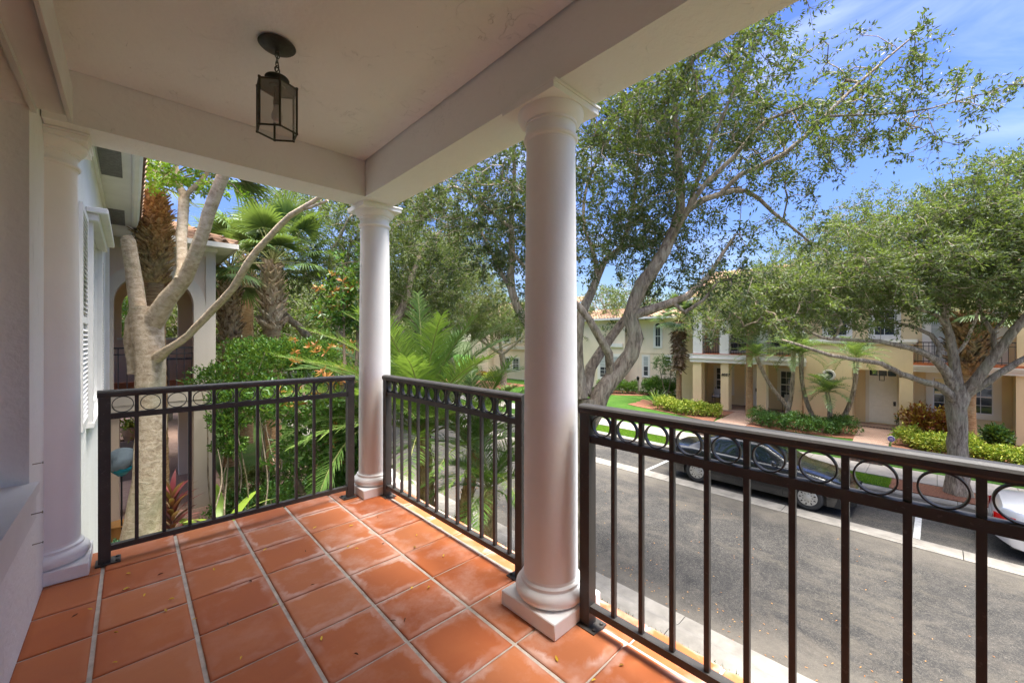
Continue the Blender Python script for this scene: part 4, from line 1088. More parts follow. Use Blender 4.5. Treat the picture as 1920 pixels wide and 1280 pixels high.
def door(parent, X, y0, y1, z0, z1, label=None, glass=False, transom=False):
    d = None; mb = MB(); t = .13
    for a in ((y0 - t, y0, z0, z1 + t), (y1, y1 + t, z0, z1 + t), (y0, y1, z1, z1 + t)): mb.box(X - .03, X - .001, *a)
    mb.build('door_frame', M['creamtrim'], parent)
    zt = z1 - .34 if transom else z1
    mb = MB(); mb.box(X - .012, X - .002, y0, y1, z0 + .03, zt)
    w = (y1 - y0)
    for c in (0, 1):
        ya = y0 + w * (.10 + .44 * c); yb = ya + w * .36
        for (za, zb) in ((.05, .34), (.40, .76), (.82, .95)):
            A = z0 + (zt - z0) * za; B = z0 + (zt - z0) * zb
            for q in ((ya, yb, A, A + .015), (ya, yb, B - .015, B), (ya, ya + .015, A, B), (yb - .015, yb, A, B)): mb.box(X - .02, X - .0125, *q)
            mb.box(X - .018, X - .0125, ya + .05, yb - .05, A + .05, B - .05)
    dd = mb.build('door', M['doorpaint'], parent)
    mb = MB(); mb.lathe([(0, -.03), (.03, -.03), (.03, 0)], (X - .012, y0 + .07, z0 + 1.0), 12, axis='X'); mb.box(X - .02, X - .0125, y0 + .03, y0 + .12, z0 + .86, z0 + 1.06); mb.build('handle', M['darkmetal'], dd)
    if transom:
        mb = MB(); mb.box(X - .012, X - .004, y0, y1, zt + .05, z1 - .02); tr = mb.build('transom', M['glass'], parent)
        mb = MB()
        for i in range(4): y = y0 + w * i / 3; mb.box(X - .02, X - .0125, y - .015, y + .015, zt + .02, z1)
        mb.box(X - .0195, X - .0125, y0, y1, zt, zt + .04); mb.build('transom_bar', M['doorpaint'], tr)
    return dd
door(h57, BX, yx(1421, BX), yx(1401, BX), GH + .05, -.35)
mb = MB(); mb.box(BX - .6, BX - .15, yx(1423, BX), yx(1399, BX), GH + .06, GH + .075); mb.build('door_mat', M['fallenbrown'], h57)
text_mesh('house_number', '8057', .20, M['black'], h57, (FXP - .012, 8.305, -.72), (0, -1, 0))
def slope_roof(parent, x0, y0, y1, z, rise=2.0, run=4.5, soff=.45):
    tile_roof('roof', parent, (x0 - soff, y0, z + .12), (0, y1 - y0, 0), (run, 0, rise), int((y1 - y0) / .27), 1, M['roof'], .04, .36)
    mb = MB(); mb.box(x0 - soff, x0 + .3, y0, y1, z, z + .10); mb.box(x0 - soff - .03, x0 - soff - .001, y0, y1, z - .03, z + .12); mb.build('fascia', M['offwhite'], parent)
slope_roof(h57, FXP, 4.5, 10.3, 3.62)
# the middle set back wall and the pale wing further left
mb = MB(); wall_x(mb, 26.7, 9.88, 11.75, GH, 3.6, [], .1, 1); mb.add([(FXP + .5, 9.90, GH), (28, 9.90, GH), (28, 9.90, 3.6), (FXP + .5, 9.90, 3.6)], [(0, 1, 2, 3)]); mb.build('wall', M['cream'], h57)
mb = MB(); mb.box(26.62, 26.699, 9.95, 11.75, .22, .40); mb.build('string_course', M['offwhite'], h57)
slope_roof(h57, 26.7, 10.2, 11.9, 3.62, 1.2, 2.6)
wing = thing('townhouse', 'pale cream side wing with one tall arched window, behind the lawn', 'house', (29, 15, GH), 'cream townhouses across the street')
WX = 28.2; WY1 = yx(1085, WX)
mb = MB(); wall_x(mb, WX, 11.7, yx(1172, WX), GH, 2.8, [], .1, 1); wall_x(mb, WX - .5, yx(1172, WX - .5) + .0, WY1, GH, 2.8, [], .1, 1); mb.add([(WX - .5, yx(1172, WX), GH), (WX, yx(1172, WX), GH), (WX, yx(1172, WX), 2.8), (WX - .5, yx(1172, WX), 2.8)], [(0, 1, 2, 3)])
mb.add([(26.7, 11.76, GH), (WX, 11.76, GH), (WX, 11.76, 3.6), (26.7, 11.76, 3.6)], [(0, 1, 2, 3)]); mb.build('wall', M['creamlight'], wing)
mb = MB(); mb.box(WX - .035, WX - .002, 11.8, yx(1172, WX), .26, .31); mb.build('string_course', M['creamlight'], wing)
slope_roof(wing, WX - .5, 11.3, WY1 + .5, 2.85, 1.0, 4.0)
ya, yb = yx(1239, WX), yx(1228.5, WX)
def arch_window(parent, X, ya, yb, z0, zs):
    c = (ya + yb) / 2; r = (yb - ya) / 2; n = 16
    def outline(R, zb): return [(c - R, zb)] + [(c - R * math.cos(PI * k / n), zs + R * math.sin(PI * k / n)) for k in range(n + 1)] + [(c + R, zb)]
    mb = MB(); A = outline(r + .14, z0 - .14); B = outline(r, z0); m = len(A)
    V = [(X - .04, y, z) for y, z in A] + [(X - .04, y, z) for y, z in B] + [(X - .001, y, z) for y, z in A] + [(X - .001, y, z) for y, z in B]
    F = [(k, (k + 1) % m, m + (k + 1) % m, m + k) for k in range(m)] + [(k, (k + 1) % m, 2 * m + (k + 1) % m, 2 * m + k) for k in range(m)] + [(m + k, m + (k + 1) % m, 3 * m + (k + 1) % m, 3 * m + k) for k in range(m)]
    mb.add(V, F); w = mb.build('window', M['offwhite'], parent)
    mb = MB(); mb.add([(X - .012, y, z) for y, z in B], [tuple(range(m))]); mb.build('pane', M['glass'], w)
    mb = MB(); mb.box(X - .022, X - .014, c - r, c + r, zs - .03, zs + .01); mb.box(X - .022, X - .014, c - r, c + r, (z0 + zs) / 2 - .02, (z0 + zs) / 2 + .02); mb.box(X - .021, X - .0141, c - .01, c + .01, z0, zs)
    for s_ in (-1, 1): mb.box(X - .023, X - .0135, c + s_ * (r - .02) - .02, c + s_ * (r - .02) + .02, z0, zs)
    mb.build('sash', M['trimwhite'], w)
arch_window(wing, WX, ya, yb, .80, 2.28)
win_x(wing, WX, yx(1216, WX), yx(1206.5, WX), -1.45, .02, trim=.12, rows=4, cols=1, blind=1, tm=M['offwhite'])
win_x(wing, WX, yx(1258, WX), yx(1248, WX), -.45, .08, trim=.12, rows=1, cols=1, tm=M['offwhite'])
win_x(wing, WX - .5, yx(1161, WX - .5), yx(1125, WX - .5), -1.75, -.05, trim=.22, rows=6, cols=4, tm=M['offwhite'], blind=1)
mb = MB(); mb.box(WX - .62, WX - .501, yx(1167, WX - .6), yx(1136, WX - .6), .70, .98); mb.build('cornice', M['offwhite'], wing)
# 8055
h55 = thing('townhouse', 'cream house with number 8055, recessed white door and a balcony over a large window', 'house', (25, 0, GH), 'cream townhouses across the street')
mb = MB(); wall_x(mb, FXP, .69, 4.56, GH, 1.12, [(1.12, 2.67, GH, -.04)], 1.0, 1)
mb.add([(FXP, .69, GH), (FXP + 1, .69, GH), (FXP + 1, .69, 1.12), (FXP, .69, 1.12)], [(0, 1, 2, 3)])
mb.add([(FXP + 1, 1.12, GH), (FXP + 1, 2.67, GH), (FXP + 1, 2.67, -.04), (FXP + 1, 1.12, -.04)], [(0, 1, 2, 3)]); mb.build('wall', M['cream'], h55)
mb = MB(); mb.box(FXP - .08, FXP + 1.5, .60, 4.54, 1.121, 1.20); mb.box(FXP - .12, FXP + 1.5, .56, 4.53, 1.201, 1.33); mb.build('parapet_coping', M['offwhite'], h55)
door(h55, FXP + 1, 1.24, 2.17, GH + .08, -.05, transom=True)
mb = MB(); mb.box(FXP + .02, FXP + .99, 1.13, 2.66, GH, GH + .07); mb.build('door_step', M['pavers'], h55)
t = MB(); t.box(FXP + .42, FXP + .58, 1.62, 1.78, -.52, -.30); 
mb = MB()
for (a, b_) in ((.42, 1.62), (.58, 1.62), (.42, 1.78), (.58, 1.78)): mb.tube([(FXP + a, b_, -.52), (FXP + a, b_, -.30)], .008, 4)
for z in (-.52, -.30): mb.tube([(FXP + .42, 1.62, z), (FXP + .58, 1.62, z), (FXP + .58, 1.78, z), (FXP + .42, 1.78, z), (FXP + .42, 1.62, z)], .007, 4)
mb.tube([(FXP + .5, 1.7, -.30), (FXP + .5, 1.7, -.045)], .006, 4); mb.build('porch_lantern', M['darkmetal'], h55)
text_mesh('house_number', '8055', .17, M['black'], h55, (FXP - .012, 1.115, -.30), (0, -1, 0))
mb = MB(); c = (FXP - .01, yx(1554, FXP), X_ := -.36)
mb.lathe([(0, -.01), (.17, -.01), (.21, -.035), (.25, -.03), (.26, 0)], (FXP - .002, c[1], c[2]), 28, axis='X'); mb.build('medallion', M['offwhite'], h55)
mb = MB(); mb.lathe([(0, -.02), (.165, -.02)], (FXP - .002, c[1], c[2]), 24, axis='X'); mb.build('porthole_pane', M['glass'], h55)
RX = FXP + 1.0
mb = MB(); wall_x(mb, RX, -2.3, .69, GH, -.03, [], .1, 1); mb.box(FXP, RX + .4, -3.6, -2.03, GH, -.03); wall_x(mb, FXP + 1.4, -9, 4.56, .3, 3.6, [], .1, 1); mb.build('wall', M['cream'], h55)
win_x(h55, RX, -1.55, .122, -1.70, -.30, trim=.21, rows=4, cols=5)
mb = MB(); mb.box(RX - .017, RX - .0135, -.45, .07, -.62, -.34); mb.box(RX - .017, RX - .0135, -.45, .07, -1.0, -.88); mb.build('blind', simple('lit_blind', (.75, .66, .38), .6, var=.03), h55)
mb = MB(); mb.box(FXP + .02, FXP + 1.6, -9, .685, -.029, .04); mb.box(FXP - .08, FXP + .02, -9, .685, -.03, .10); mb.box(FXP - .14, FXP + .02, -9, .685, .101, .19); mb.box(FXP - .18, FXP + 1.39, -9, .685, .191, .25)
mb.build('cornice', M['offwhite'], h55)
mb = MB(); mb.box(FXP - .16, FXP + 1.39, -9, .684, .251, .33); mb.build('balcony_floor', M['tile'], h55)
rail_x(h55, FXP - .02, -2.03, .68, .33, 1.22, .16); rail_x(h55, FXP - .02, -6.0, -3.62, .33, 1.22, .16)
mb = MB(); mb.box(FXP, FXP + .45, -3.6, -2.05, .331, 3.6); mb.build('pier', M['cream'], h55)
win_x(h55, FXP + 1.4, -1.7, .2, .34, 2.35, trim=.25, rows=4, cols=3, tm=M['offwhite'], blind=2)
win_x(h55, FXP + 1.4, 1.3, 2.05, 1.5, 2.7, trim=.18, rows=3, cols=2, tm=M['offwhite'])
win_x(h55, FXP + 1.4, 3.0, 3.8, 1.5, 2.7, trim=.18, rows=3, cols=2, tm=M['offwhite'])
mb = MB(); wall_x(mb, FXP + .9, -9, -3.6, GH, -.03, [], .1, 1); mb.build('wall', M['cream'], h55)
win_x(h55, FXP + .9, -6.5, -4.8, -1.7, -.3, trim=.2, rows=4, cols=3)
slope_roof(h55, FXP + 1.2, -9.2, 4.6, 3.62, 2.0, 4.5, 1.2)
# far house up the street
hf = thing('townhouse', 'distant cream house up the street, seen past the large column', 'house', (28, 32, GH), 'cream townhouses across the street')
HFX = 27.5; y0, y1 = yx(990, HFX), yx(893, HFX)
mb = MB(); wall_x(mb, HFX, y0 - 4, y1 + 1, GH, 3.4, [], .1, 1); mb.add([(HFX, y0 - 4, GH), (HFX + 9, y0 - 4, GH), (HFX + 9, y0 - 4, 3.4), (HFX, y0 - 4, 3.4)], [(0, 1, 2, 3)]); mb.box(HFX - .8, HFX - .001, yx(925, HFX), yx(900, HFX), GH, 3.0)
mb.build('wall', M['creamlight'], hf)
for (u0, u1, z0, z1) in ((944, 956, -1.7, -.55), (962, 973, -1.7, -.55), (944, 956, 1.0, 2.4), (968, 978, 1.0, 2.4)):
    win_x(hf, HFX, yx(u1, HFX), yx(u0, HFX), z0, z1, trim=.12, rows=3, cols=2, tm=M['offwhite'])
mb = MB(); mb.box(HFX - .1, HFX - .002, y0 - 4, yx(928, HFX), .3, .6); mb.build('cornice', M['offwhite'], hf)
slope_roof(hf, HFX, y0 - 4.4, y1 + 1.4, 3.4, 1.9, 4.5)

# ================================================================== NEIGHBOUR WITH THE ARCHED BALCONY
AY = 12.55
nb = thing('townhouse', 'beige neighbouring house with an arched upper balcony and clay tile roof, behind the pale tree', 'house', (.5, 14, -2.8))
ax0, ax1, zsp, z0a = -.288, 1.109, 2.17, .10
def arch_wall(mb, Y, X0, X1, Z0, Z1, a0, a1, zb, zs, depth):
    c = (a0 + a1) / 2; r = (a1 - a0) / 2; n = 28
    q = lambda P: mb.add(P, [(0, 1, 2, 3)])
    q([(X0, Y, Z0), (a0, Y, Z0), (a0, Y, Z1), (X0, Y, Z1)]); q([(a1, Y, Z0), (X1, Y, Z0), (X1, Y, Z1), (a1, Y, Z1)])
    if zb > Z0: q([(a0, Y, Z0), (a1, Y, Z0), (a1, Y, zb), (a0, Y, zb)])
    pts = [(c - r * math.cos(PI * k / n), zs + r * math.sin(PI * k / n)) for k in range(n + 1)]
    for (x, z), (x2, z2) in zip(pts[:-1], pts[1:]):
        q([(x, Y, z), (x2, Y, z2), (x2, Y, Z1), (x, Y, Z1)]); q([(x, Y, z), (x2, Y, z2), (x2, Y + depth, z2), (x, Y + depth, z)])
    for x in (a0, a1): q([(x, Y, zb), (x, Y, zs), (x, Y + depth, zs), (x, Y + depth, zb)])
    return pts
mb = MB(); arch_wall(mb, AY, -.5, 1.54, -.33, 3.62, ax0, ax1, z0a, zsp, .32)
t = MB(); wall_y(mb, AY, -.5, 1.54, -2.9, -.33, [(-.2, 1.09, -2.9, -.33)], .4, 1)
wall_x(mb, 1.54, AY, 19, -2.9, 3.62, [(13.3, 15.4, .95, 2.6)], .03, -1); mb.build('wall', M['beige'], nb)
# raised pale surround of the arch and corner pilasters
mb = MB(); c = (ax0 + ax1) / 2; r = (ax1 - ax0) / 2; n = 28; R = r + .235; Yp = AY - .035
pi_ = [(c - r * math.cos(PI * k / n), zsp + r * math.sin(PI * k / n)) for k in range(n + 1)]; po = [(c - R * math.cos(PI * k / n), zsp + R * math.sin(PI * k / n)) for k in range(n + 1)]
for k in range(n):
    mb.add([(pi_[k][0], Yp, pi_[k][1]), (pi_[k + 1][0], Yp, pi_[k + 1][1]), (po[k + 1][0], Yp, po[k + 1][1]), (po[k][0], Yp, po[k][1])], [(0, 1, 2, 3)])
    mb.add([(po[k][0], Yp, po[k][1]), (po[k + 1][0], Yp, po[k + 1][1]), (po[k + 1][0], AY, po[k + 1][1]), (po[k][0], AY, po[k][1])], [(0, 1, 2, 3)])
    mb.add([(pi_[k][0], Yp, pi_[k][1]), (pi_[k + 1][0], Yp, pi_[k + 1][1]), (pi_[k + 1][0], AY + .01, pi_[k + 1][1]), (pi_[k][0], AY + .01, pi_[k][1])], [(0, 1, 2, 3)])
mb.box(ax1, 1.545, Yp, AY - .001, -2.85, zsp); mb.box(1.346, 1.546, Yp, AY - .0012, zsp, 3.4); mb.box(-.52, ax0, Yp, AY - .001, z0a, zsp); mb.box(-.52, 1.546, Yp - .001, AY - .001, 3.40, 3.6)
mb.build('arch_surround', M['surround'], nb)
mb = MB(); mb.box(-.5, 1.56, AY - .06, AY - .036, -.14, .09); mb.box(-.5, 1.55, AY - .05, AY - .036, -.36, -.141); mb.build('balcony_slab', M['surround'], nb)
mb = MB(); mb.box(-.5, 1.52, AY + .05, 16.2, .02, .095); mb.build('balcony_floor', M['tile'], nb)
IY = 16.0; ia0, ia1 = xy(228, IY), xy(334, IY)
mb = MB(); arch_wall(mb, IY, -.5, 1.52, .1, 3.3, ia0, ia1, 1.38, 2.25, .2)
wall_x(mb, 1.50, AY + .33, IY, .1, 3.3, [(13.3, 15.4, .95, 2.6)], .01, 1); mb.add([(-.49, AY + .33, .1), (-.49, IY, .1), (-.49, IY, 3.3), (-.49, AY + .33, 3.3)], [(0, 1, 2, 3)]); mb.add([(-.5, AY + .3, 3.2), (1.52, AY + .3, 3.2), (1.52, IY, 3.2), (-.5, IY, 3.2)], [(0, 1, 2, 3)])
mb.build('balcony_inner_wall', M['brownwall'], nb)
mb = MB(); mb.box(ia0 - .1, ia1 + .1, IY - .05, IY + .1, 1.32, 1.379); mb.build('window_sill', M['offwhite'], nb)
mb = MB()
for (a, b_, y) in ((-.5, -.2, 13.2), (1.05, 1.5, 15.9), (-.5, -.25, 16.5), (.55, .75, 18.5)): mb = MB(); mb.box(a, b_, y, y + .35, -2.85, -.34); mb.build('porch_pier', M['beige'], nb)
mb = MB(); mb.box(-.5, 1.53, AY + .4, 19, -.45, -.34); mb.build('porch_ceiling', M['beige'], nb)
mb = MB(); X0, X1 = ax0, ax1; Y = AY + .12
mb.box(X0, X1, Y - .02, Y + .02, 1.12, 1.155); mb.box(X0, X1, Y - .015, Y + .015, .98, 1.005); mb.box(X0, X1, Y - .015, Y + .015, .19, .215)
x = X0 + .07
while x < X1: mb.box(x - .009, x + .009, Y - .009, Y + .009, .1, 1.12); x += .145
mb.build('balcony_railing', M['darkmetal'], nb)
tile_roof('roof', nb, (1.95, 12.12, 3.74), (-5.1, 0, 0), (-2.6, 2.6, 1.15), 19, 1, M['roof'], .045, .38)
tile_roof('roof', nb, (1.95, 12.12, 3.74), (0, 8, 0), (-2.6, 2.6, 1.15), 29, 1, M['roof'], .045, .38)
mb = MB(); mb.box(.12, 1.93, 12.14, 12.60, 3.625, 3.70); mb.box(1.54, 1.93, 12.61, 20, 3.625, 3.70); mb.box(.12, 1.97, 12.10, 12.139, 3.60, 3.72); mb.box(1.931, 1.97, 12.14, 20, 3.60, 3.72); mb.box(.12, 1.58, 12.50, 12.545, 3.52, 3.62)
mb.build('fascia', M['offwhite'], nb)

# furniture on the arched balcony
t = thing('patio_table', 'dark metal patio table on the arched balcony of the beige house', 'table', (.95, 14.1, .1))
mb = MB(); mb.box(.62, 1.30, 13.7, 14.5, .80, .83, .008); mb.build('tabletop', M['darkmetal'], t)
for x in (.67, 1.25):
    for y in (13.75, 14.45): mb = MB(); mb.tube([(x, y, .1), (x, y, .80)], .018, 6); mb.build('leg', M['darkmetal'], t)
def patio_chair(x, y, lab, c=1, mat=None, z=.1, fl=1, arm=True, cat='chair', grp=None, cush=False, f=(0, -1)):
    t = thing('patio_chair', lab, cat, (x, y, z), grp); fx, fy = f; sx, sy = -fy, fx; m = mat or M['darkmetal']
    P = lambda a, b_, h: (x + fx * a + sx * b_, y + fy * a + sy * b_, z + h)
    mb = MB(); mb.obox(P(0, 0, .43), (fx, fy, 0), (sx, sy, 0), (0, 0, 1), .24, .24, .02); mb.build('seat', m, t)
    mb = MB()
    for s_ in (-.22, .22): mb.tube([P(-.22, s_, .43), P(-.27, s_, .70), P(-.31, s_, .98)], .014, 6)
    for h in (.6, .72, .84, .96): mb.tube([P(-.25 - (h - .6) * .16, -.22, h), P(-.25 - (h - .6) * .16, .22, h)], .009, 5)
    mb.build('backrest', m, t)
    for s_ in (-.21, .21):
        for a in (-.21, .21): mb = MB(); mb.tube([P(a, s_, .42), P(a * 1.15, s_ * 1.05, 0)], .013, 6); mb.build('leg', m, t)
        if arm: mb = MB(); mb.tube([P(-.27, s_, .66), P(.05, s_ * 1.05, .67), P(.22, s_, .60), P(.22, s_, .43)], .013, 6); mb.build('armrest', m, t)
    if cush:
        mb = MB(); o_ = P(-.19, 0, .68); mb.obox(o_, (fx, fy, .15), (sx, sy, 0), (0, 0, 1), .05, .21, .22); mb.obox(P(0, 0, .49), (fx, fy, 0), (sx, sy, 0), (0, 0, 1), .22, .22, .04); mb.build('cushion', M['cushion'], t)
patio_chair(.42, 13.9, 'dark metal chair beside the table on the arched balcony', f=(1, 0))
patio_chair(25.6, yx(1345, 25.6), 'armchair with a grey cushion on the 8057 porch left of the door', z=GH + .05, cush=True, f=(-1, 0), cat='armchair')
patio_chair(25.6, yx(1478, 25.6), 'chair with a pale cushion on the 8057 porch right of the door', z=GH + .05, cush=True, f=(-1, 0), cat='armchair')

# ================================================================== CARS
def sedan(name, label, xc, yrear, paint, group, seed=0):
    t = thing(name, label, 'car', (xc, yrear - 2.3, G), group)
    LEN = 4.55; wc = (.95, 3.65); WR = .315
    W = lambda l, w, z: (xc + w, yrear - l, G + z)
    def hw(l): return .875 * (1 - .30 * max(0, 1 - l / .45) ** 2.6 - .38 * max(0, 1 - (LEN - l) / .75) ** 2.4)
    def zt(l):   # deck / hood height on the centre line
        return float(np.interp(l, [0, .04, .12, .8, 3.3, 3.9, 4.3, 4.48, 4.55], [.60, .86, .97, 1.02, .96, .87, .76, .66, .52]))
    def zb(l):
        z = float(np.interp(l, [0, .25, .6, 4.0, 4.3, 4.55], [.34, .22, .19, .19, .20, .26]))
        for c in wc:
            d = abs(l - c)
            if d < .375: z = max(z, WR + math.sqrt(.375 ** 2 - d * d) - .02)
        return z
    ls = np.unique(np.concatenate([np.linspace(0, LEN, 40), [c + .375 * math.cos(a) for c in wc for a in np.linspace(0, PI, 15)], [.02, .05, 4.5, 4.53]]))
    def sec(l):
        h = hw(l); b_ = zb(l); top = zt(l); k = top / .97
        zz = [b_, max(b_ + .01, .42), max(b_ + .02, .60), max(b_ + .03, .74 * min(1, k * 1.02)), top - .075, top - .03, top + .0, top + .015, top + .02]
        ww = [h * .955, h * .99, h, h * .985, h * .955, h * .915, h * .78, h * .4, 0]
        return list(zip(ww, zz))
    V = []; K = 9; m = 2 * K - 1
    for l in ls:
        s_ = sec(l)
        for w, z in s_: V.append(W(l, -w, z))
        for w, z in s_[-2::-1]: V.append(W(l, w, z))
    F = [(i * m + k, i * m + k + 1, (i + 1) * m + k + 1, (i + 1) * m + k) for i in range(len(ls) - 1) for k in range(m - 1)]
    F += [tuple(range(m)), tuple(range(len(V) - 1, len(V) - m - 1, -1))]
    mb = MB(); mb.add(V, F); o = mb.build('body', paint, t); smooth_edges(o, 38)
    # dark underside and wheel wells
    mb = MB(); mb.add([W(l, w, z) for l in (.2, 4.35) for w in (-.78, .78) for z in (.19, .62)], [(0, 2, 3, 1), (4, 5, 7, 6), (0, 1, 5, 4), (2, 6, 7, 3), (0, 4, 6, 2), (1, 3, 7, 5)]); mb.build('underbody', M['black'], t)
    # cabin surface
    def zr(l): return float(np.interp(l, [.62, .8, 1.15, 1.5, 2.0, 2.45, 2.7, 3.0, 3.38], [.99, 1.10, 1.31, 1.425, 1.455, 1.43, 1.36, 1.19, .95]))
    def cab(l, s_, off=0):
        base = zt(l) - .035; top = zr(l); h = top - base; hb = hw(l) * .915; ht = min(.60, hb) if h > .1 else hb * .8
        ht = ht + (hb - ht) * max(0, 1 - h / .42) * .6
        ss = [0, .5, .62, .72, 1]; w_ = [hb, hb + (ht - hb) * .8, ht - .01, ht - .09, 0]; z_ = [0, .78, .93, .985, 1.03]
        w = float(np.interp(s_, ss, w_)); z = base + h * float(np.interp(s_, ss, z_))
        return (w + off * (1 if s_ < .6 else .3), z + off * (.25 if s_ < .6 else 1))
    lc = np.linspace(.62, 3.38, 42); sv = [0, .1, .2, .3, .4, .5, .56, .62, .67, .72, .8, .9, 1]
    V = []
    for l in lc:
        P = [cab(l, s_) for s_ in sv]
        for w, z in P: V.append(W(l, -w, z))
        for w, z in P[-2::-1]: V.append(W(l, w, z))
    m = 2 * len(sv) - 1
    F = [(i * m + k, i * m + k + 1, (i + 1) * m + k + 1, (i + 1) * m + k) for i in range(len(lc) - 1) for k in range(m - 1)]
    mb = MB(); mb.add(V, F); o = mb.build('roof', paint, t); smooth_edges(o, 40)
    def panel(nm, l0, l1, s0, s1, side, mat, cut=None, nl=14, ns=6, off=.006):
        V = []; n_ = ns + 1
        for i in range(nl + 1):
            for j in range(n_):
                a = i / nl; b_ = j / ns; l = l0 + (l1 - l0) * a; s_ = s0 + (s1 - s0) * b_
                if cut: l, s_ = cut(a, b_, l, s_)
                w, z = cab(l, s_, off); V.append(W(l, w * side, z))
        F = [(i * n_ + j, i * n_ + j + 1, (i + 1) * n_ + j + 1, (i + 1) * n_ + j) for i in range(nl) for j in range(ns)]
        mb = MB(); mb.add(V, F, True); return mb.build(nm, mat, t)
    for sd_ in (-1, 1):
        panel('side_window', 1.12, 1.98, .07, .54, sd_, M['carglass'], lambda a, b_, l, s_: (l + .30 * b_ * (1 - a), s_))
        panel('side_window', 2.06, 3.05, .07, .54, sd_, M['carglass'], lambda a, b_, l, s_: (l - .42 * b_ * a, s_))
    def full(nm, l0, l1, s0):
        V = []; n_ = 15
        for i in range(11):
            for j in range(n_):
                b_ = -1 + 2 * j / (n_ - 1); l = l0 + (l1 - l0) * i / 10; s_ = 1 - (1 - s0) * abs(b_); w, z = cab(l, s_, .006); V.append(W(l, w * (1 if b_ > 0 else -1), z))
        F = [(i * n_ + j, i * n_ + j + 1, (i + 1) * n_ + j + 1, (i + 1) * n_ + j) for i in range(10) for j in range(n_ - 1)]
        mb = MB(); mb.add(V, F, True); return mb.build(nm, M['carglass'], t)
    full('windscreen', 2.56, 3.27, .66); full('rear_window', .78, 1.42, .66)
    # wheels
    for c in wc:
        for sd_ in (-1, 1):
            cx = xc + sd_ * .775; cy = yrear - c; s2 = sd_
            pr = [(.20, -.09 * s2), (.27, -.10 * s2), (.305, -.085 * s2), (.315, -.05 * s2), (.315, .05 * s2), (.305, .085 * s2), (.27, .10 * s2), (.205, .085 * s2)]
            mb = MB(); mb.lathe(pr, (cx, cy, G + WR), 36, axis='X'); w = mb.build('wheel', M['tyre'], t)
            mb = MB(); mb.lathe([(0, .095 * s2), (.05, .095 * s2), (.06, .088 * s2), (.14, .082 * s2), (.185, .09 * s2), (.205, .084 * s2), (.205, .05 * s2)], (cx, cy, G + WR), 36, axis='X'); rim = mb.build('rim', M['hub'], w)
            mb = MB()
            for k in range(9):
                a = 2 * PI * k / 9
                for (rr, sz) in ((.155, .021), (.10, .012)):
                    aa = a + (0 if rr > .12 else .35); yy, zz = cy + math.cos(aa) * rr, G + WR + math.sin(aa) * rr; n_ = 8
                    T = [(cx + .0935 * s2, yy + math.cos(aa) * math.cos(q) * sz * 1.3 - math.sin(aa) * math.sin(q) * sz * .75, zz + math.sin(aa) * math.cos(q) * sz * 1.3 + math.cos(aa) * math.sin(q) * sz * .75) for q in np.linspace(0, 2 * PI, n_, endpoint=False)]
                    mb.add(T, [tuple(range(n_))])
            mb.build('painted_cover_holes', M['black'], rim)  # black ovals painted on as the shaded holes of the wheel cover
    # seams, trim, lamps, mirrors, handles
    def side_line(nm, pts, r_, mat, off=.004):
        for sd_ in (-1, 1):
            mb = MB(); P = []
            for l, z in pts:
                s_ = sec(l); zz = [q[1] for q in s_[:5]]; ww = [q[0] for q in s_[:5]]
                P.append(W(l, sd_ * (float(np.interp(z, zz, ww)) + off - r_ * .6), z))
            mb.tube(P, r_, 5, caps=False); mb.build(nm, mat, t)
    side_line('door_seam', [(2.02, .24), (2.02, .5), (2.02, .75), (2.02, .90)], .004, M['black'])
    side_line('door_seam', [(3.12, .24), (3.14, .5), (3.1, .75), (3.05, .90)], .004, M['black'])
    side_line('door_seam', [(1.36, .44), (1.30, .6), (1.12, .75), (1.08, .90)], .004, M['black'])
    side_line('side_moulding', [(1.42, .47), (2.0, .46), (2.6, .46), (3.2, .46)], .012, M['black'] if paint is M['blackcar'] else M['silvercar'], .008)
    side_line('door_handle', [(1.55, .80), (1.72, .80)], .012, M['chrome'] if paint is not M['blackcar'] else paint, .016)
    side_line('door_handle', [(2.55, .79), (2.72, .79)], .012, M['chrome'] if paint is not M['blackcar'] else paint, .016)
    for sd_ in (-1, 1):
        mb = MB(); mb.tube([W(2.98, sd_ * .80, .98), W(2.96, sd_ * .88, 1.0)], .02, 6); mb.lathe([(0, -.07), (.06, -.05), (.075, 0), (.06, .035), (0, .05)], W(2.94, sd_ * .95, 1.02), 14, axis='Y'); mb.build('mirror', paint, t)
    def end_patch(nm, l0, l1, z0, z1, w0, w1, mat, front):
        for sd_ in (-1, 1):
            V = []
            for i in range(6):
                for j in range(5):
                    l = l0 + (l1 - l0) * i / 5; z = z0 + (z1 - z0) * j / 4; s_ = sec(l); zz = [q[1] for q in s_[:6]]; ww = [q[0] for q in s_[:6]]
                    V.append(W(l, sd_ * (float(np.interp(z, zz, ww)) + .006), z))
            F = [(i * 5 + j, i * 5 + j + 1, (i + 1) * 5 + j + 1, (i + 1) * 5 + j) for i in range(5) for j in range(4)]
            e = l0 if not front else l1
            a = hw(e); le = -.006 if not front else LEN + .006
            n0 = len(V); V += [W(le, sd_ * (a + .0), z0), W(le, sd_ * (a * w0), z0), W(le, sd_ * (a * w0), z1), W(le, sd_ * a, z1)]; F.append((n0, n0 + 1, n0 + 2, n0 + 3))
            mb = MB(); mb.add(V, F); mb.build(nm, mat, t)
    end_patch('tail_light', .0, .26, .62, .80, .62, 1, M['redlens'], False)
    end_patch('headlight', 4.18, 4.52, .50, .60, .6, 1, M['clearlens'], True)
    mb = MB(); mb.add([W(-.008, -.26, .62), W(-.008, .26, .62), W(-.008, .26, .74), W(-.008, -.26, .74)], [(0, 1, 2, 3)]); mb.build('number_plate', M['signwhite'], t)
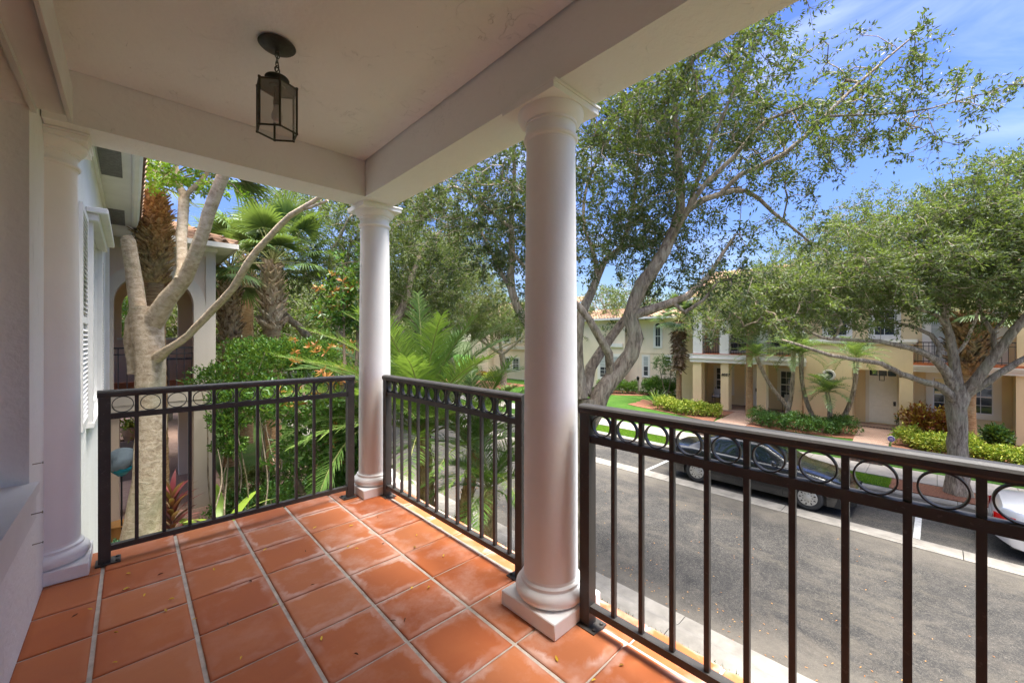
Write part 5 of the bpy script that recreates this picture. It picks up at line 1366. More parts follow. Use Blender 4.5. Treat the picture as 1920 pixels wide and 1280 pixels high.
    mb = MB(); mb.add([W(LEN + .008, -.36, .40), W(LEN + .008, .36, .40), W(LEN + .008, .30, .50), W(LEN + .008, -.30, .50)], [(0, 1, 2, 3)]); mb.build('grille', M['black'], t)
    return t
sedan('parked_car', 'black four door sedan with silver wheel covers parked behind the ribbon kerb', 13.05, 5.86, M['blackcar'], 'cars parked along the far kerb')
sedan('parked_car', 'silver sedan with red tail lights, cut off by the right edge of the photo', 13.15, -.78, M['silvercar'], 'cars parked along the far kerb')

# yard sign
p = onz(1671, 836, GZ)
t = thing('yard_sign', 'small blue octagonal security sign on a stake beside the brick path', 'sign', (p[0], p[1], GZ))
mb = MB(); mb.tube([(p[0], p[1], GZ), (p[0], p[1], GZ + .20)], .008, 6); mb.build('stake', M['hub'], t)
oc = lambda r, x: [(p[0] + x, p[1] + r * math.cos(PI / 8 + k * PI / 4), GZ + .27 + r * math.sin(PI / 8 + k * PI / 4)) for k in range(8)]
def octa(nm, r, x, th, mat):
    mb = MB(); A = oc(r, x); B = oc(r, x - th); mb.add(A + B, [tuple(range(8)), tuple(range(15, 7, -1))] + [(k, (k + 1) % 8, 8 + (k + 1) % 8, 8 + k) for k in range(8)]); return mb.build(nm, mat, t)
octa('sign_border', .115, 0, .01, M['signwhite']); octa('sign_face', .10, -.011, .004, M['signblue'])
mb = MB()
for zz, w in ((.035, .045), (0, .07), (-.035, .05)): mb.box(p[0] - .020, p[0] - .0155, p[1] - w, p[1] + w, GZ + .265 + zz, GZ + .276 + zz)
mb.build('sign_lettering', M['signwhite'], t)

# ================================================================== TREES AND PLANTS
def T(l): return [at(*p[:3]) for p in l], [p[3] for p in l]
# ---- street oak just outside the railing (behind the large column)
oak_limbs = [
    T([(1078, 1140, 6.75, .218), (1082, 1060, 6.75, .163), (1088, 960, 6.75, .151), (1092, 860, 6.75, .163), (1098, 780, 6.75, .181), (1100, 745, 6.75, .157)]),
    T([(1098, 800, 6.75, .157), (1128, 738, 6.75, .145), (1166, 690, 6.75, .139), (1190, 635, 6.7, .121), (1182, 590, 6.7, .115), (1205, 535, 6.6, .109), (1245, 475, 6.5, .094), (1266, 425, 6.5, .079), (1276, 390, 6.4, .072), (1273, 300, 6.2, .055), (1266, 190, 6.0, .039), (1300, 110, 5.8, .030), (1370, 60, 5.7, .015)]),
    T([(1240, 482, 6.5, .066), (1290, 392, 6.5, .057), (1348, 366, 6.6, .045), (1400, 358, 6.8, .036), (1450, 398, 7, .030), (1520, 455, 7.2, .015)]),
    T([(1348, 366, 6.6, .038), (1387, 328, 6.5, .038), (1472, 288, 6.3, .034), (1547, 218, 6.1, .027), (1612, 155, 6.0, .021), (1710, 70, 5.9, .011)]),
    T([(1547, 218, 6.1, .019), (1640, 215, 6.0, .015), (1740, 205, 5.9, .011), (1830, 178, 5.8, .006)]),
    T([(1252, 465, 6.5, .036), (1300, 375, 6.0, .038), (1378, 291, 5.7, .030), (1439, 225, 5.5, .023), (1505, 200, 5.4, .015)]),
    T([(1290, 392, 6.5, .038), (1330, 280, 6.2, .027), (1372, 180, 6, .019), (1420, 60, 5.8, .011)]),
    T([(1190, 590, 6.7, .085), (1238, 576, 6.6, .070), (1290, 556, 6.5, .055), (1330, 515, 6.5, .039), (1352, 480, 6.5, .030), (1380, 440, 6.5, .015)]),
    T([(1260, 566, 6.55, .038), (1285, 586, 6.5, .034), (1318, 562, 6.5, .027), (1345, 530, 6.5, .015)]),
    T([(1145, 705, 6.75, .072), (1143, 662, 6.6, .070), (1120, 622, 6.4, .060), (1086, 575, 6.3, .055), (1045, 540, 6.3, .042), (1020, 480, 6.3, .038), (1010, 380, 6.3, .023)]),
    T([(1085, 790, 6.8, .121), (1040, 700, 7.0, .091), (990, 608, 7.2, .076), (958, 548, 7.3, .072), (962, 480, 7.4, .060), (958, 420, 7.4, .051), (964, 330, 7.4, .036), (962, 240, 7.4, .030)]),
    T([(957, 470, 7.4, .036), (985, 500, 7.2, .038), (1015, 520, 7, .030)]),
    T([(1098, 740, 6.8, .102), (1108, 690, 7.0, .097), (1130, 655, 7.1, .085), (1167, 605, 7.2, .072), (1200, 560, 7.3, .060), (1235, 500, 7.5, .042), (1260, 420, 7.6, .030)]),
    T([(1090, 745, 6.7, .121), (1084, 680, 6.7, .102), (1088, 600, 6.7, .085), (1108, 550, 6.8, .072), (1122, 517, 6.8, .060), (1134, 490, 6.9, .049), (1162, 464, 7, .036), (1185, 400, 7.1, .034), (1196, 300, 7.1, .023), (1205, 200, 7, .015)]),
    T([(1122, 517, 6.8, .042), (1112, 470, 6.9, .034), (1095, 430, 7.0, .030), (1100, 350, 7.1, .023), (1140, 260, 7, .015)]),
    T([(960, 430, 7.4, .038), (900, 380, 7.8, .030), (850, 350, 8.2, .023), (800, 380, 8.6, .015)]),
    T([(958, 545, 7.3, .038), (925, 480, 7.7, .030), (900, 430, 8, .023)]),
]
def rej_house(p): return ((p[:, 0] < 2.6) & (p[:, 1] < 4.6)) | (p[:, 0] < 1.9)
tree('live_oak', 'large live oak behind the big column, its limbs fanning out over the road', 'tree', at(1078, 1140, 6.75), oak_limbs,
     [((5.6, 4.6, 4.3), (2.3, 2.4, 1.9)), ((6.6, 3.2, 5.0), (2.0, 2.0, 1.9)), ((8.0, 1.6, 5.1), (1.7, 1.5, 1.1)), ((8.9, .3, 4.85), (1.1, .9, .25)), ((4.9, 7.2, 4.0), (1.6, 2.0, 1.7)), ((7.2, 4.2, 3.3), (1.2, 1.6, .9)), ((7.1, 1.5, 6.2), (1.0, 1.0, .9))],
     1000, 68, .076, M['oakleaf'], M['oakbark'], reject=rej_house, seed=1, clump=.8, twiglets=4, spread=.30, tipn=12, maxd=1.5, group='live oaks along the street')
# ---- oak across the street at the right
r_limbs = [
    T([(1798, 932, 10.6, .305), (1797, 905, 10.6, .225), (1795, 850, 10.6, .199), (1795, 790, 10.6, .192), (1795, 745, 10.6, .225), (1794, 720, 10.6, .186)]),
    T([(1790, 755, 10.6, .112), (1765, 725, 10.5, .099), (1735, 716, 10.4, .079), (1690, 700, 10.2, .066), (1650, 681, 10, .057), (1600, 673, 9.8, .050), (1558, 666, 9.6, .043), (1510, 650, 9.4, .037), (1465, 637, 9.3, .022)]),
    T([(1790, 735, 10.6, .132), (1775, 700, 10.5, .112), (1752, 672, 10.4, .086), (1705, 652, 10.3, .066), (1650, 641, 10.2, .053), (1600, 637, 10.1, .046), (1540, 632, 10, .037), (1480, 600, 10, .022)]),
    T([(1756, 676, 10.4, .066), (1762, 650, 10.6, .060), (1745, 628, 10.7, .053), (1712, 612, 10.8, .043), (1680, 605, 10.9, .037), (1620, 580, 11, .022)]),
    T([(1795, 730, 10.6, .145), (1788, 680, 10.6, .106), (1782, 630, 10.6, .086), (1772, 598, 10.6, .073), (1780, 565, 10.6, .060), (1792, 530, 10.7, .046), (1815, 500, 10.8, .037), (1830, 440, 10.9, .022)]),
    T([(1778, 615, 10.6, .060), (1755, 590, 10.5, .046), (1730, 582, 10.4, .037), (1690, 560, 10.3, .029), (1640, 520, 10.2, .018)]),
    T([(1770, 590, 10.6, .046), (1762, 555, 10.6, .037), (1740, 520, 10.5, .026), (1730, 460, 10.4, .015)]),
    T([(1800, 740, 10.6, .132), (1822, 722, 10.4, .126), (1850, 685, 10.2, .112), (1880, 645, 10, .099), (1915, 600, 9.8, .086), (1960, 560, 9.7, .066), (2020, 500, 9.6, .040), (2060, 420, 9.6, .022)]),
    T([(1852, 690, 10.2, .066), (1866, 655, 10.3, .060), (1862, 625, 10.3, .053), (1845, 600, 10.4, .046), (1833, 570, 10.5, .037), (1840, 520, 10.5, .022)]),
    T([(1862, 622, 10.3, .037), (1882, 600, 10.3, .029), (1895, 570, 10.3, .022)]),
    T([(1805, 750, 10.6, .086), (1850, 715, 10.3, .079), (1890, 690, 10.1, .073), (1930, 668, 10, .060), (1990, 650, 10, .037)]),
    T([(1782, 670, 10.6, .046), (1812, 640, 11.2, .040), (1840, 560, 11.8, .037), (1860, 450, 12, .022)]),
]
tree('live_oak', 'spreading live oak across the street in front of house 8055', 'tree', at(1798, 932, 10.6), r_limbs,
     [((15.6, .2, 3.5), (3.2, 4.2, 1.5)), ((14.8, 3.6, 2.5), (2.4, 2.3, 1.3)), ((16.5, -2.6, 4.2), (3.0, 3.4, 1.9)), ((16.8, 1.2, 4.7), (2.2, 2.2, 1.2)), ((17.5, 4.2, 3.0), (2.2, 2.2, 1.2)), (tuple(at(1385, 585, 11.4)), (1.6, 1.6, .95)), (tuple(at(1470, 570, 10.6)), (1.5, 1.5, .95)), (tuple(at(1560, 540, 10.2)), (1.6, 1.8, 1.0)), (tuple(at(1700, 510, 10.0)), (1.7, 1.7, .95)), (tuple(at(1850, 470, 9.8)), (1.8, 1.8, 1.2)), (tuple(at(1880, 380, 9.8)), (1.8, 1.8, 1.3))],
     2900, 60, .092, M['oakleaf2'], M['oakbark'], minz=1.5, seed=2, clump=-.05, tipn=12, maxd=2.4, twiglets=4, spread=.34, group='live oaks along the street')
# ---- oaks further up the street
tree('live_oak', 'live oak leaning over the street beyond the corner column', 'tree', (5.2, 15.6, G + .08),
     [([(5.2, 15.6, G), (5.4, 15.6, -1.5), (6.0, 15.4, .2), (6.9, 15.4, 1.5)], [.34, .26, .24, .2]),
      ([(6.5, 15.4, .9), (7.9, 15.1, 2.3), (8.4, 14.8, 4.0), (9.0, 15, 5.2), (10, 15, 6.2)], [.17, .15, .11, .07, .03]),
      ([(6.9, 15.4, 1.5), (8.8, 16, 2.6), (10.4, 16.2, 3.9), (11.8, 16, 5)], [.15, .12, .08, .03]), ([(6.0, 15.4, .2), (5.6, 15.5, 2.2), (5.2, 15, 4), (5.6, 14.4, 5.6)], [.17, .13, .09, .03]),
      ([(5.8, 15.4, .2), (4.4, 16, 1.8), (3.2, 16.5, 3.2), (2, 17, 4.4)], [.15, .12, .08, .03])],
     [((8.6, 15.2, 5.2), (3.6, 3.0, 2.6)), ((5.2, 15.4, 5.0), (2.8, 2.4, 2.6)), ((10.4, 16.6, 3.4), (2.6, 2.4, 2.0))], 1250, 55, .12, M['oakleaf2'], M['oakbark'], seed=3, clump=.1, minz=1.6, spread=.45, twiglets=3, group='live oaks along the street')
tree('live_oak', 'live oak on the far verge, behind the feathery palm', 'tree', (15.6, 22, G + .15),
     [([(15.6, 22, G), (15.5, 22, -1), (15.1, 22, .4)], [.3, .24, .22]), ([(15.1, 22, .4), (13.6, 21.8, 2.0), (12.4, 21.5, 4), (11.6, 21.5, 6)], [.17, .14, .09, .04]),
      ([(15.1, 22, .4), (15.4, 21, 2.4), (15.0, 20.6, 4.6), (15.6, 20, 6.5)], [.16, .13, .09, .04]), ([(15.1, 22, .4), (16.8, 22.6, 2), (18, 23, 4.2)], [.14, .1, .04]), ([(14.4, 21.8, 1.2), (12.0, 21.0, 2.2), (10.2, 20, 3.4)], [.12, .09, .04])],
     [((13.6, 21.6, 5.2), (4.0, 3.4, 3.0)), ((17.4, 22.4, 4.6), (2.6, 2.6, 2.4)), ((10.4, 20.4, 4.2), (2.4, 2.2, 1.8))], 950, 52, .15, M['oliveleaf'], M['oakbark'], seed=4, clump=.1, minz=1.3, spread=.5, twiglets=3, group='live oaks along the street')
tree('live_oak', 'small round crowned oak seen just left of the large column', 'tree', (23.4, 25.8, GZ),
     [([(23.4, 25.8, GZ), (23.4, 25.8, -1), (23.2, 25.8, .0)], [.3, .26, .26]), ([(23.2, 25.8, 0), (21.9, 26.6, 1.0), (20.6, 27.6, 2.2)], [.15, .11, .05]), ([(23.2, 25.8, 0), (23.1, 26, 1.6), (23.0, 26.0, 3.2)], [.15, .11, .05]), ([(23.2, 25.8, 0), (24.3, 24.8, 1.2), (25, 24, 2.6)], [.15, .11, .05]), ([(22.6, 26.2, .5), (22.2, 27, 1.6), (21.9, 27.5, 3.0)], [.1, .08, .04])],
     [((22.8, 26.4, 3.2), (3.4, 4.2, 2.0)), ((20.9, 28.2, 2.6), (2.2, 3.0, 1.5))], 800, 50, .15, M['oakleaf2'], M['oakbark'], seed=5, clump=-.2, minz=1.2, spread=.45, group='live oaks along the street')
# background trees (low detail, each one its own)
bt = [((1.2, 27, G), 8.6, 4.6, 'oliveleaf', 'olive green tree behind the beige neighbouring house'), ((5.2, 25, G), 8.2, 4.4, 'oakleaf2', 'dark oak behind the two booted palms'), ((9.5, 34, G), 9.0, 5.6, 'oliveleaf', 'olive toned oak down the street behind the corner column'), ((2.6, 38, G), 9.5, 5.4, 'oakleaf', 'tall dark tree far behind the fan palms'),
      ((17.5, 40, G), 9.6, 6.0, 'oakleaf2', 'broad oak closing the view down the street'), ((24, 47, G), 10, 6.2, 'oliveleaf', 'distant oak behind the small round oak'), ((12.5, 52, G), 11, 7, 'oakleaf', 'farthest broad tree at the end of the street'), ((31, 28, G), 8.4, 5.0, 'oakleaf2', 'oak growing behind the far cream house'), ((31.5, 19, G), 9.6, 4.4, 'oakleaf2', 'oak showing above the roof of the pale wing'), ((-3.5, 24, G), 8, 4.2, 'shrubleaf', 'green tree seen through the neighbouring arch')]
for i, ((x, y, z), H, R_, lm, lab) in enumerate(bt):
    h = H * .34; lm_ = [([(x, y, z), (x + .2, y, z + h)], [.32, .24])]
    for k in range(5):
        a = k * 2 * PI / 5 + i; lm_.append(([(x + .2, y, z + h), (x + math.cos(a) * R_ * .3, y + math.sin(a) * R_ * .3, z + h + H * .22), (x + math.cos(a) * R_ * .6, y + math.sin(a) * R_ * .6, z + h + H * .42)], [.16, .11, .04]))
    tree('oak_tree', lab, 'tree', (x, y, z), lm_, [((x, y, z + H * .62), (R_, R_, H * .40)), ((x + R_ * .4, y - R_ * .3, z + H * .50), (R_ * .6, R_ * .6, H * .28))], 480, 42, .32 if y > 33 else .22, M[lm], M['oakbark'], seed=20 + i, clump=0, spread=.9, jitter=.2, twig_r=.012, twiglets=2, group='trees in the background')

# ---- pale barked tree in front of the arched house
pale = [
    T([(262, 1085, 7.0, .331), (266, 1000, 7.0, .259), (280, 900, 7.0, .216), (284, 800, 7.0, .198), (281, 720, 7.0, .194), (278, 660, 7.0, .209), (274, 610, 7.0, .223), (276, 575, 7.0, .180)]),
    T([(266, 625, 7.0, .144), (258, 560, 6.95, .108), (247, 500, 6.9, .104), (238, 452, 6.85, .094), (236, 447, 6.85, .086)]),
    T([(284, 605, 7.0, .173), (312, 560, 6.9, .130), (345, 520, 6.8, .108), (368, 478, 6.7, .097), (382, 425, 6.6, .090), (400, 370, 6.5, .086), (422, 318, 6.4, .079), (445, 250, 6.3, .065), (470, 160, 6.2, .043)]),
    T([(337, 525, 6.8, .086), (342, 470, 7.0, .083), (343, 420, 7.2, .079), (346, 375, 7.3, .076), (352, 362, 7.3, .043), (385, 330, 7.3, .036), (400, 300, 7.3, .029)]),
    T([(346, 372, 7.3, .065), (335, 340, 7.3, .043), (328, 300, 7.3, .036), (320, 240, 7.3, .022)]),
    T([(292, 672, 7.0, .108), (318, 652, 6.8, .061), (352, 628, 6.5, .054), (398, 582, 6.2, .052), (438, 540, 5.9, .050), (465, 495, 5.7, .048), (505, 445, 5.5, .041), (545, 405, 5.3, .036), (585, 378, 5.2, .029), (612, 362, 5.1, .022)]),
    T([(560, 395, 5.3, .022), (585, 388, 5.2, .020), (615, 376, 5.1, .014)]),
    T([(258, 700, 7.0, .130), (252, 640, 7.0, .115), (250, 600, 7.0, .094), (256, 575, 7.0, .072)]),
    T([(420, 325, 6.4, .036), (440, 300, 6.5, .029), (470, 260, 6.6, .022)]),
]
tree('gumbo_limbo', 'pale smooth barked tree with pruned forking limbs in front of the beige arched house', 'tree', at(262, 1085, 7.0), pale,
     [(tuple(at(335, 330, 7.2)), (1.0, .8, .45)), (tuple(at(300, 310, 7.6)), (.8, .8, .5)), (tuple(at(440, 240, 6.6)), (.8, .8, .5)), (tuple(at(370, 250, 7)), (1.0, .9, .5))], 90, 46, .085, M['limeleaf'], M['palebark'], seed=8, spread=.25, twiglets=3, trunk_n=20, leafW=.5)
# little sprigs growing from the low limb
def sprig(u, v, d, n, L, mat, lab):
    pass
# ---- palms beside the house
P0 = at(297, 1010, 8.3)
t = thing('cabbage_palm', 'palm with a shaggy bulb of brown leaf bases, directly behind the pale tree', 'palm tree', P0, 'fan palms at the left')
mb = MB(); pts = [at(297, 1010, 8.3), at(293, 700, 8.3), at(291, 560, 8.3), at(289, 480, 8.3), at(290, 375, 8.3)]; rs = [.20, .165, .15, .16, .14]
P_, R_ = catmull(pts, rs, .06); mb.tube(P_, [r * (1 + .035 * math.sin(i * 1.9)) for i, r in enumerate(R_)], 16, lump=.03); mb.build('trunk', M['palmbark'], t)
mb = MB(); boots(mb, [at(290, 530, 8.3), at(289, 490, 8.3), at(290, 450, 8.3), at(291, 410, 8.3), at(288, 365, 8.3)], [.15, .20, .245, .22, .10], 52, 22, .10, out=2.1, seed=3, curl=1.0); mb.build('leaf_bases', M['boot'], t)
fan_crown(t, at(289, 352, 8.3), 12, 1.1, 1.0, M['fanleaf'], seed=2, el=(.4, 1.4))
fan_crown(t, at(292, 350, 8.3), 5, 1.5, 1.05, M['fanleaf'], seed=4, el=(.25, .6), azs=[-.75, -.45, -1.1])
def booted_palm(lab, u, d, vb, vt, r, seed, n=20, pet=1.2, bl=1.05, zb=G + .1, el=(-.35, 1.35), mat=None):
    base = at(u, vb, d); t = thing('cabbage_palm', lab, 'palm tree', (base.x, base.y, zb), 'fan palms at the left')
    mb = MB(); pts = [Vector((base.x, base.y, zb)), base, at(u - 2, (vb + vt) / 2, d), at(u, vt, d)]; mb.tube(*catmull(pts, [r * .7, r * .72, r * .78, r * .5], .2), n=12, lump=.05)
    mb.build('trunk', M['palmbark'], t)
    mb = MB(); boots(mb, pts[1:], [r * .72, r * .82, r * .55], int((at(u, vt, d).z - base.z) / .085), 11, .21, out=.8, seed=seed, curl=1.0); mb.build('leaf_bases', M['bootpale'], t)
    fan_crown(t, at(u, vt - 6, d), n, pet, bl, mat or M['fanleaf'], seed=seed, el=el); return t
booted_palm('booted fan palm beside the edge of the beige house', 432, 13.2, 660, 512, .30, 5, 20, 1.3, 1.1)
booted_palm('booted fan palm with a full round crown, right of the other booted palm', 511, 12.6, 615, 500, .36, 6, 26, 1.35, 1.05, el=(-.1, 1.5))
booted_palm('pale green fan palm behind the two booted palms', 462, 16, 560, 480, .34, 12, 16, 1.3, 1.1, mat=M['palmleaf'])
# ---- shrubs below the far railing
def blob_at(u, v, d, r): return (tuple(at(u, v, d)), r)
foliage_blob('green_shrub', 'dense bright green shrub rising in front of the booted palms', 'shrub', (2.2, 10.6, G + .08),
     [blob_at(440, 705, 9.6, (.85, .7, .36)), blob_at(520, 665, 10.6, (1.1, .9, .42)), blob_at(600, 668, 11.4, (1.2, .9, .5)), blob_at(390, 712, 9.0, (.45, .4, .24)), blob_at(490, 745, 9.6, (1.0, .8, .5)), blob_at(590, 745, 10.6, (1.0, .8, .7)), blob_at(475, 655, 11, (.8, .7, .3))], 30000, .075, M['shrubleaf'], seed=1, leafW=.5, shell=.55, stemmat=M['oakbark'])
foliage_blob('green_shrub', 'green shrub branch hanging against the beige house wall behind the railing', 'shrub', (1.9, 9.4, G + .08),
     [blob_at(425, 790, 8.0, (.38, .35, .22)), blob_at(430, 835, 8.0, (.34, .3, .2)), blob_at(445, 745, 8.2, (.5, .4, .25))], 5200, .065, M['shrubleaf'], seed=2, leafW=.5, stemmat=M['oakbark'])
mag_l = [([(2.75, 7.6, G), (2.85, 7.6, -1.6), (2.8, 7.7, -.4), (3.0, 7.9, .9)], [.09, .08, .06, .04]), ([(2.75, 7.6, G), (2.3, 7.5, -1.7), (2.0, 7.6, -.9)], [.08, .06, .03]), ([(2.75, 7.6, G + .1), (3.3, 7.4, -1.6), (3.5, 7.2, -.6)], [.08, .06, .03]), ([(2.8, 7.7, -.4), (3.2, 7.9, .6), (3.4, 8.2, 1.7), (3.5, 8.3, 2.4)], [.05, .04, .03, .015]), ([(2.85, 7.6, -1.4), (2.4, 7.9, -.2), (2.3, 8.1, .5)], [.05, .035, .02])]
tree('magnolia', 'loose magnolia with glossy leaves left of the corner column, grey stems showing', 'tree', (2.75, 7.6, G + .08), mag_l + [([(3.0, 7.9, .9), (3.05, 8.1, 2.0), (3.1, 8.2, 2.7)], [.03, .02, .01])],
     [((2.75, 7.7, -.8), (1.0, .8, 1.1)), ((3.1, 7.9, .5), (.75, .7, .6)), (tuple(at(640, 575, 8.1)), (.55, .5, .7)), (tuple(at(655, 520, 8.2)), (.35, .35, .5)), ((2.2, 7.8, .2), (.6, .6, .35))], 330, 34, .13, M['shrubleaf'], M['twig'], seed=9, leafW=.34, spread=.24, twiglets=2, droop=.2, clump=.3)
# rusty upturned leaf rosettes of the magnolia
RNG = np.random.default_rng(44); mg = [o for o in bpy.data.objects if o.name.startswith('magnolia')][0]
C = []
for c, r, k in (((3.0, 7.6, .45), (.7, .5, .45), 12), (tuple(at(640, 560, 8.0)), (.5, .35, .7), 16), (tuple(at(600, 660, 9.0)), (1.0, .5, .35), 16), ((2.7, 7.3, -.6), (.9, .3, .9), 8), ((2.1, 7.6, .25), (.5, .3, .25), 6)):
    C.append(np.array(c) + rand_dirs(k) * np.array(r) * RNG.random((k, 1)) ** .4)
C = np.repeat(np.concatenate(C), 9, axis=0); m = len(C); ax = unit(rand_dirs(m) + np.array([0, 0, .4])); nr = unit(rand_dirs(m)); sd = unit(np.cross(ax, nr))
leaf_mesh('rusty_leaves', C, ax, sd, np.cross(sd, ax), .12 + .04 * RNG.random(m), .045, M['rustleaf'], mg)
for i, (u, v, d, s_, lm, lab) in enumerate([(505, 880, 9.4, .75, 'hedgeleaf', 'dark green understory shrub filling the gap below the bright shrub'), (600, 800, 11.0, .9, 'hedgeleaf', 'tall dark shrub behind the magnolia stems'), (545, 800, 10.6, .8, 'shrubleaf', 'leafy green shrub between the magnolia and the beige pier'), (440, 905, 9.2, .55, 'hedgeleaf', 'dark green mound of ground shrub beside the beige pier'), (470, 840, 10.5, .7, 'oliveleaf', 'olive green bush beyond the beige pier'), (560, 900, 8.6, .6, 'hedgeleaf', 'low dark shrub under the magnolia'), (620, 860, 10.5, .6, 'shrubleaf', 'green bush behind the magnolia near the street'), (640, 930, 8.2, .45, 'yellowleaf', 'yellow green low plant under the magnolia beside the corner column')]):
    p = at(u, v, d); foliage_blob('low_shrub', lab, 'shrub', (p.x, p.y, G + .09), [((p.x, p.y, G + .1 + s_ * .4), (s_, s_, s_ * .75))], 3200, .07, M[lm], seed=30 + i, group='low shrubs left of the corner column')
def strap_plant(name, lab, cat, base, n, L, Wd, mat, lean=.7, seed=0, tiers=1, h=0):
    global RNG
    RNG = np.random.default_rng(seed); root = thing(name, lab, cat, base)
    C = []; S_ = []; Wl = []
    for i in range(n):
        az = i * 2.4 + RNG.random() * .5; el = .35 + (1.45 - .35) * (i / n) * (1 - lean * .3) + RNG.normal() * .1; z0 = h * i / n
        P = frond_curve((base[0], base[1], base[2] + z0), az, el, L * (.8 + .4 * RNG.random()), 1.0 * lean + .2, 7); C.append(P)
        S_.append(unit(np.cross(P[2] - P[0], [0, 0, 1.]) + 1e-6)); Wl.append(np.array([.35, .75, 1, 1, .8, .5, .05]) * Wd)
    blade_strips((np.array(C), np.array(Wl), np.array(S_)), mat, 'leaves', root)
    if h > 0: mb = MB(); mb.tube([base, (base[0], base[1], base[2] + h)], .02, 6); mb.build('stem', M['twig'], root)
    return root
b_ = at(322, 985, 7.6); strap_plant('ti_plant', 'burgundy red ti plant at the foot of the pale tree', 'plant', (b_.x, b_.y, G + .08), 60, .60, .085, M['redleaf'], .6, 3, h=1.2)
b_ = at(412, 1000, 7.6); strap_plant('birds_nest_plant', 'plant with broad lime green strap leaves behind the railing', 'plant', (b_.x, b_.y, G + .08), 13, 1.45, .19, M['bromleaf'], .75, 5, h=.5)
b_ = at(520, 960, 7.4); strap_plant('strap_leaf_plant', 'small yellow green strap leaved plant under the magnolia', 'plant', (b_.x, b_.y, G + .08), 20, .5, .05, M['bromleaf'], .8, 6)
p = at(232, 985, 6.3); foliage_blob('blue_green_plant', 'soft blue green leafy plant left of the pale trunk', 'plant', (p.x, p.y, G + .09), [((p.x, p.y, G + .6), (.28, .28, .30)), ((p.x - .05, p.y - .1, G + .95), (.22, .22, .16))], 700, .085, M['blueleaf'], seed=41)
# covered planter on a stand
p = at(228, 880, 8.1); t = thing('garden_ornament', 'turquoise bowl on a thin black stand with a bundled grey blue cover on top', 'garden ornament', (p.x, p.y, G + .09))
mb = MB(); mb.lathe([(0, 0), (.06, .0), (.15, .10), (.17, .17), (.15, .17), (0, .15)], (p.x, p.y, p.z - .12), 20); mb.build('bowl', M['turq'], t)
mb = MB(); mb.tube([(p.x, p.y, G + .09), (p.x, p.y, p.z - .12)], .015, 6); mb.lathe([(0, 0), (.16, 0), (.10, .05), (0, .06)], (p.x, p.y, G + .09), 12); mb.build('stand', M['black'], t)
mb = MB(); rg = random.Random(4); V = []; nn = 18; mm = 10
for i in range(mm + 1):
    th = PI * i / mm
    for k in range(nn):
        a = 2 * PI * k / nn; r = .21 * (1 + .22 * math.sin(2 * a + i * .8) + .12 * math.sin(5 * a + i) + rg.uniform(-.08, .08)); V.append((p.x + r * math.sin(th) * math.cos(a), p.y + r * math.sin(th) * math.sin(a), p.z + .20 + .24 * math.cos(th)))
mb.add(V, [(i * nn + k, i * nn + (k + 1) % nn, (i + 1) * nn + (k + 1) % nn, (i + 1) * nn + k) for i in range(mm) for k in range(nn)], True); mb.build('cover', M['greycloth'], t)
p = at(222, 950, 8.2); t = thing('plant_pot', 'ochre glazed pot standing on the brick patio', 'pot', (p.x, p.y, G + .09)); mb = MB(); mb.lathe([(0, .0), (.16, 0), (.22, .18), (.2, .36), (.23, .40), (.2, .40), (.17, .34), (0, .32)], (p.x, p.y, G + .09), 20); mb.build('vessel', M['ochre'], t)
p = at(243, 800, 12.0); t = thing('plant_pot', 'terracotta pot with a green and yellow plant under the neighbouring porch', 'pot', (p.x, p.y, p.z - .4)); mb = MB(); mb.lathe([(0, .0), (.12, 0), (.2, .36), (.22, .40), (.19, .40), (0, .36)], (p.x, p.y, p.z - .4), 16); mb.build('vessel', M['roof'], t)
mb = MB(); mb.box(p.x - .35, p.x + .3, p.y - .2, p.y + .3, G + .09, p.z - .401); tag(mb.build('garden_wall', M['pavers']), 'low brick ledge carrying the terracotta pot', 'wall')
RNG = np.random.default_rng(5); m = 260; C = np.tile(np.array([p.x, p.y, p.z]), (m, 1)) + RNG.normal(size=(m, 3)) * .12; ax = unit(rand_dirs(m) + np.array([0, 0, .6])); nr = unit(rand_dirs(m)); sd = unit(np.cross(ax, nr)); leaf_mesh('foliage', C, ax, sd, np.cross(sd, ax), .12, .05, M['yellowleaf'], t)

# ---- feathery date palms between the balcony and the road
def P3(x, y, z): return Vector((x, y, z))
palm_pinnate('date_palm', 'feathery date palm with tall arching fronds beyond the middle railing', (3.95, 6.55, G + .08), [P3(3.95, 6.55, G + .05), P3(3.98, 6.5, -1.7), P3(3.92, 6.52, -.45)], [.15, .14, .11], 34, 2.75, .52, 'feathery date palms on the near verge', 1, .09, .018, 88, 1.0, (.35, 1.52), fwd=1.0)
palm_pinnate('date_palm', 'second leaning date palm trunk, right of the tallest one', (4.35, 6.1, G + .08), [P3(4.3, 6.15, G + .05), P3(4.45, 5.95, -1.7), P3(4.62, 5.85, -.75)], [.13, .12, .10], 17, 1.9, .40, 'feathery date palms on the near verge', 2, .08, .017, 76, 1.2, (.2, 1.45), fwd=.95)
palm_pinnate('date_palm', 'short date palm with soft fronds just left of the large column', (4.05, 4.95, G + .08), [P3(4.1, 4.95, G + .05), P3(4.15, 4.95, -1.7), P3(4.22, 5.0, -1.1)], [.12, .11, .08], 18, 1.35, .32, 'feathery date palms on the near verge', 3, .07, .013, 66, 1.5, (.0, 1.4), fwd=.9)
palm_pinnate('date_palm', 'date palm hidden behind the corner column with fronds reaching left', (3.4, 6.9, G + .08), [P3(3.4, 6.95, G + .05), P3(3.3, 6.95, -1.2), P3(3.2, 7.0, -.2)], [.13, .12, .10], 14, 1.9, .40, 'feathery date palms on the near verge', 4, .08, .016, 72, 1.5, (.0, 1.2), fwd=.9)
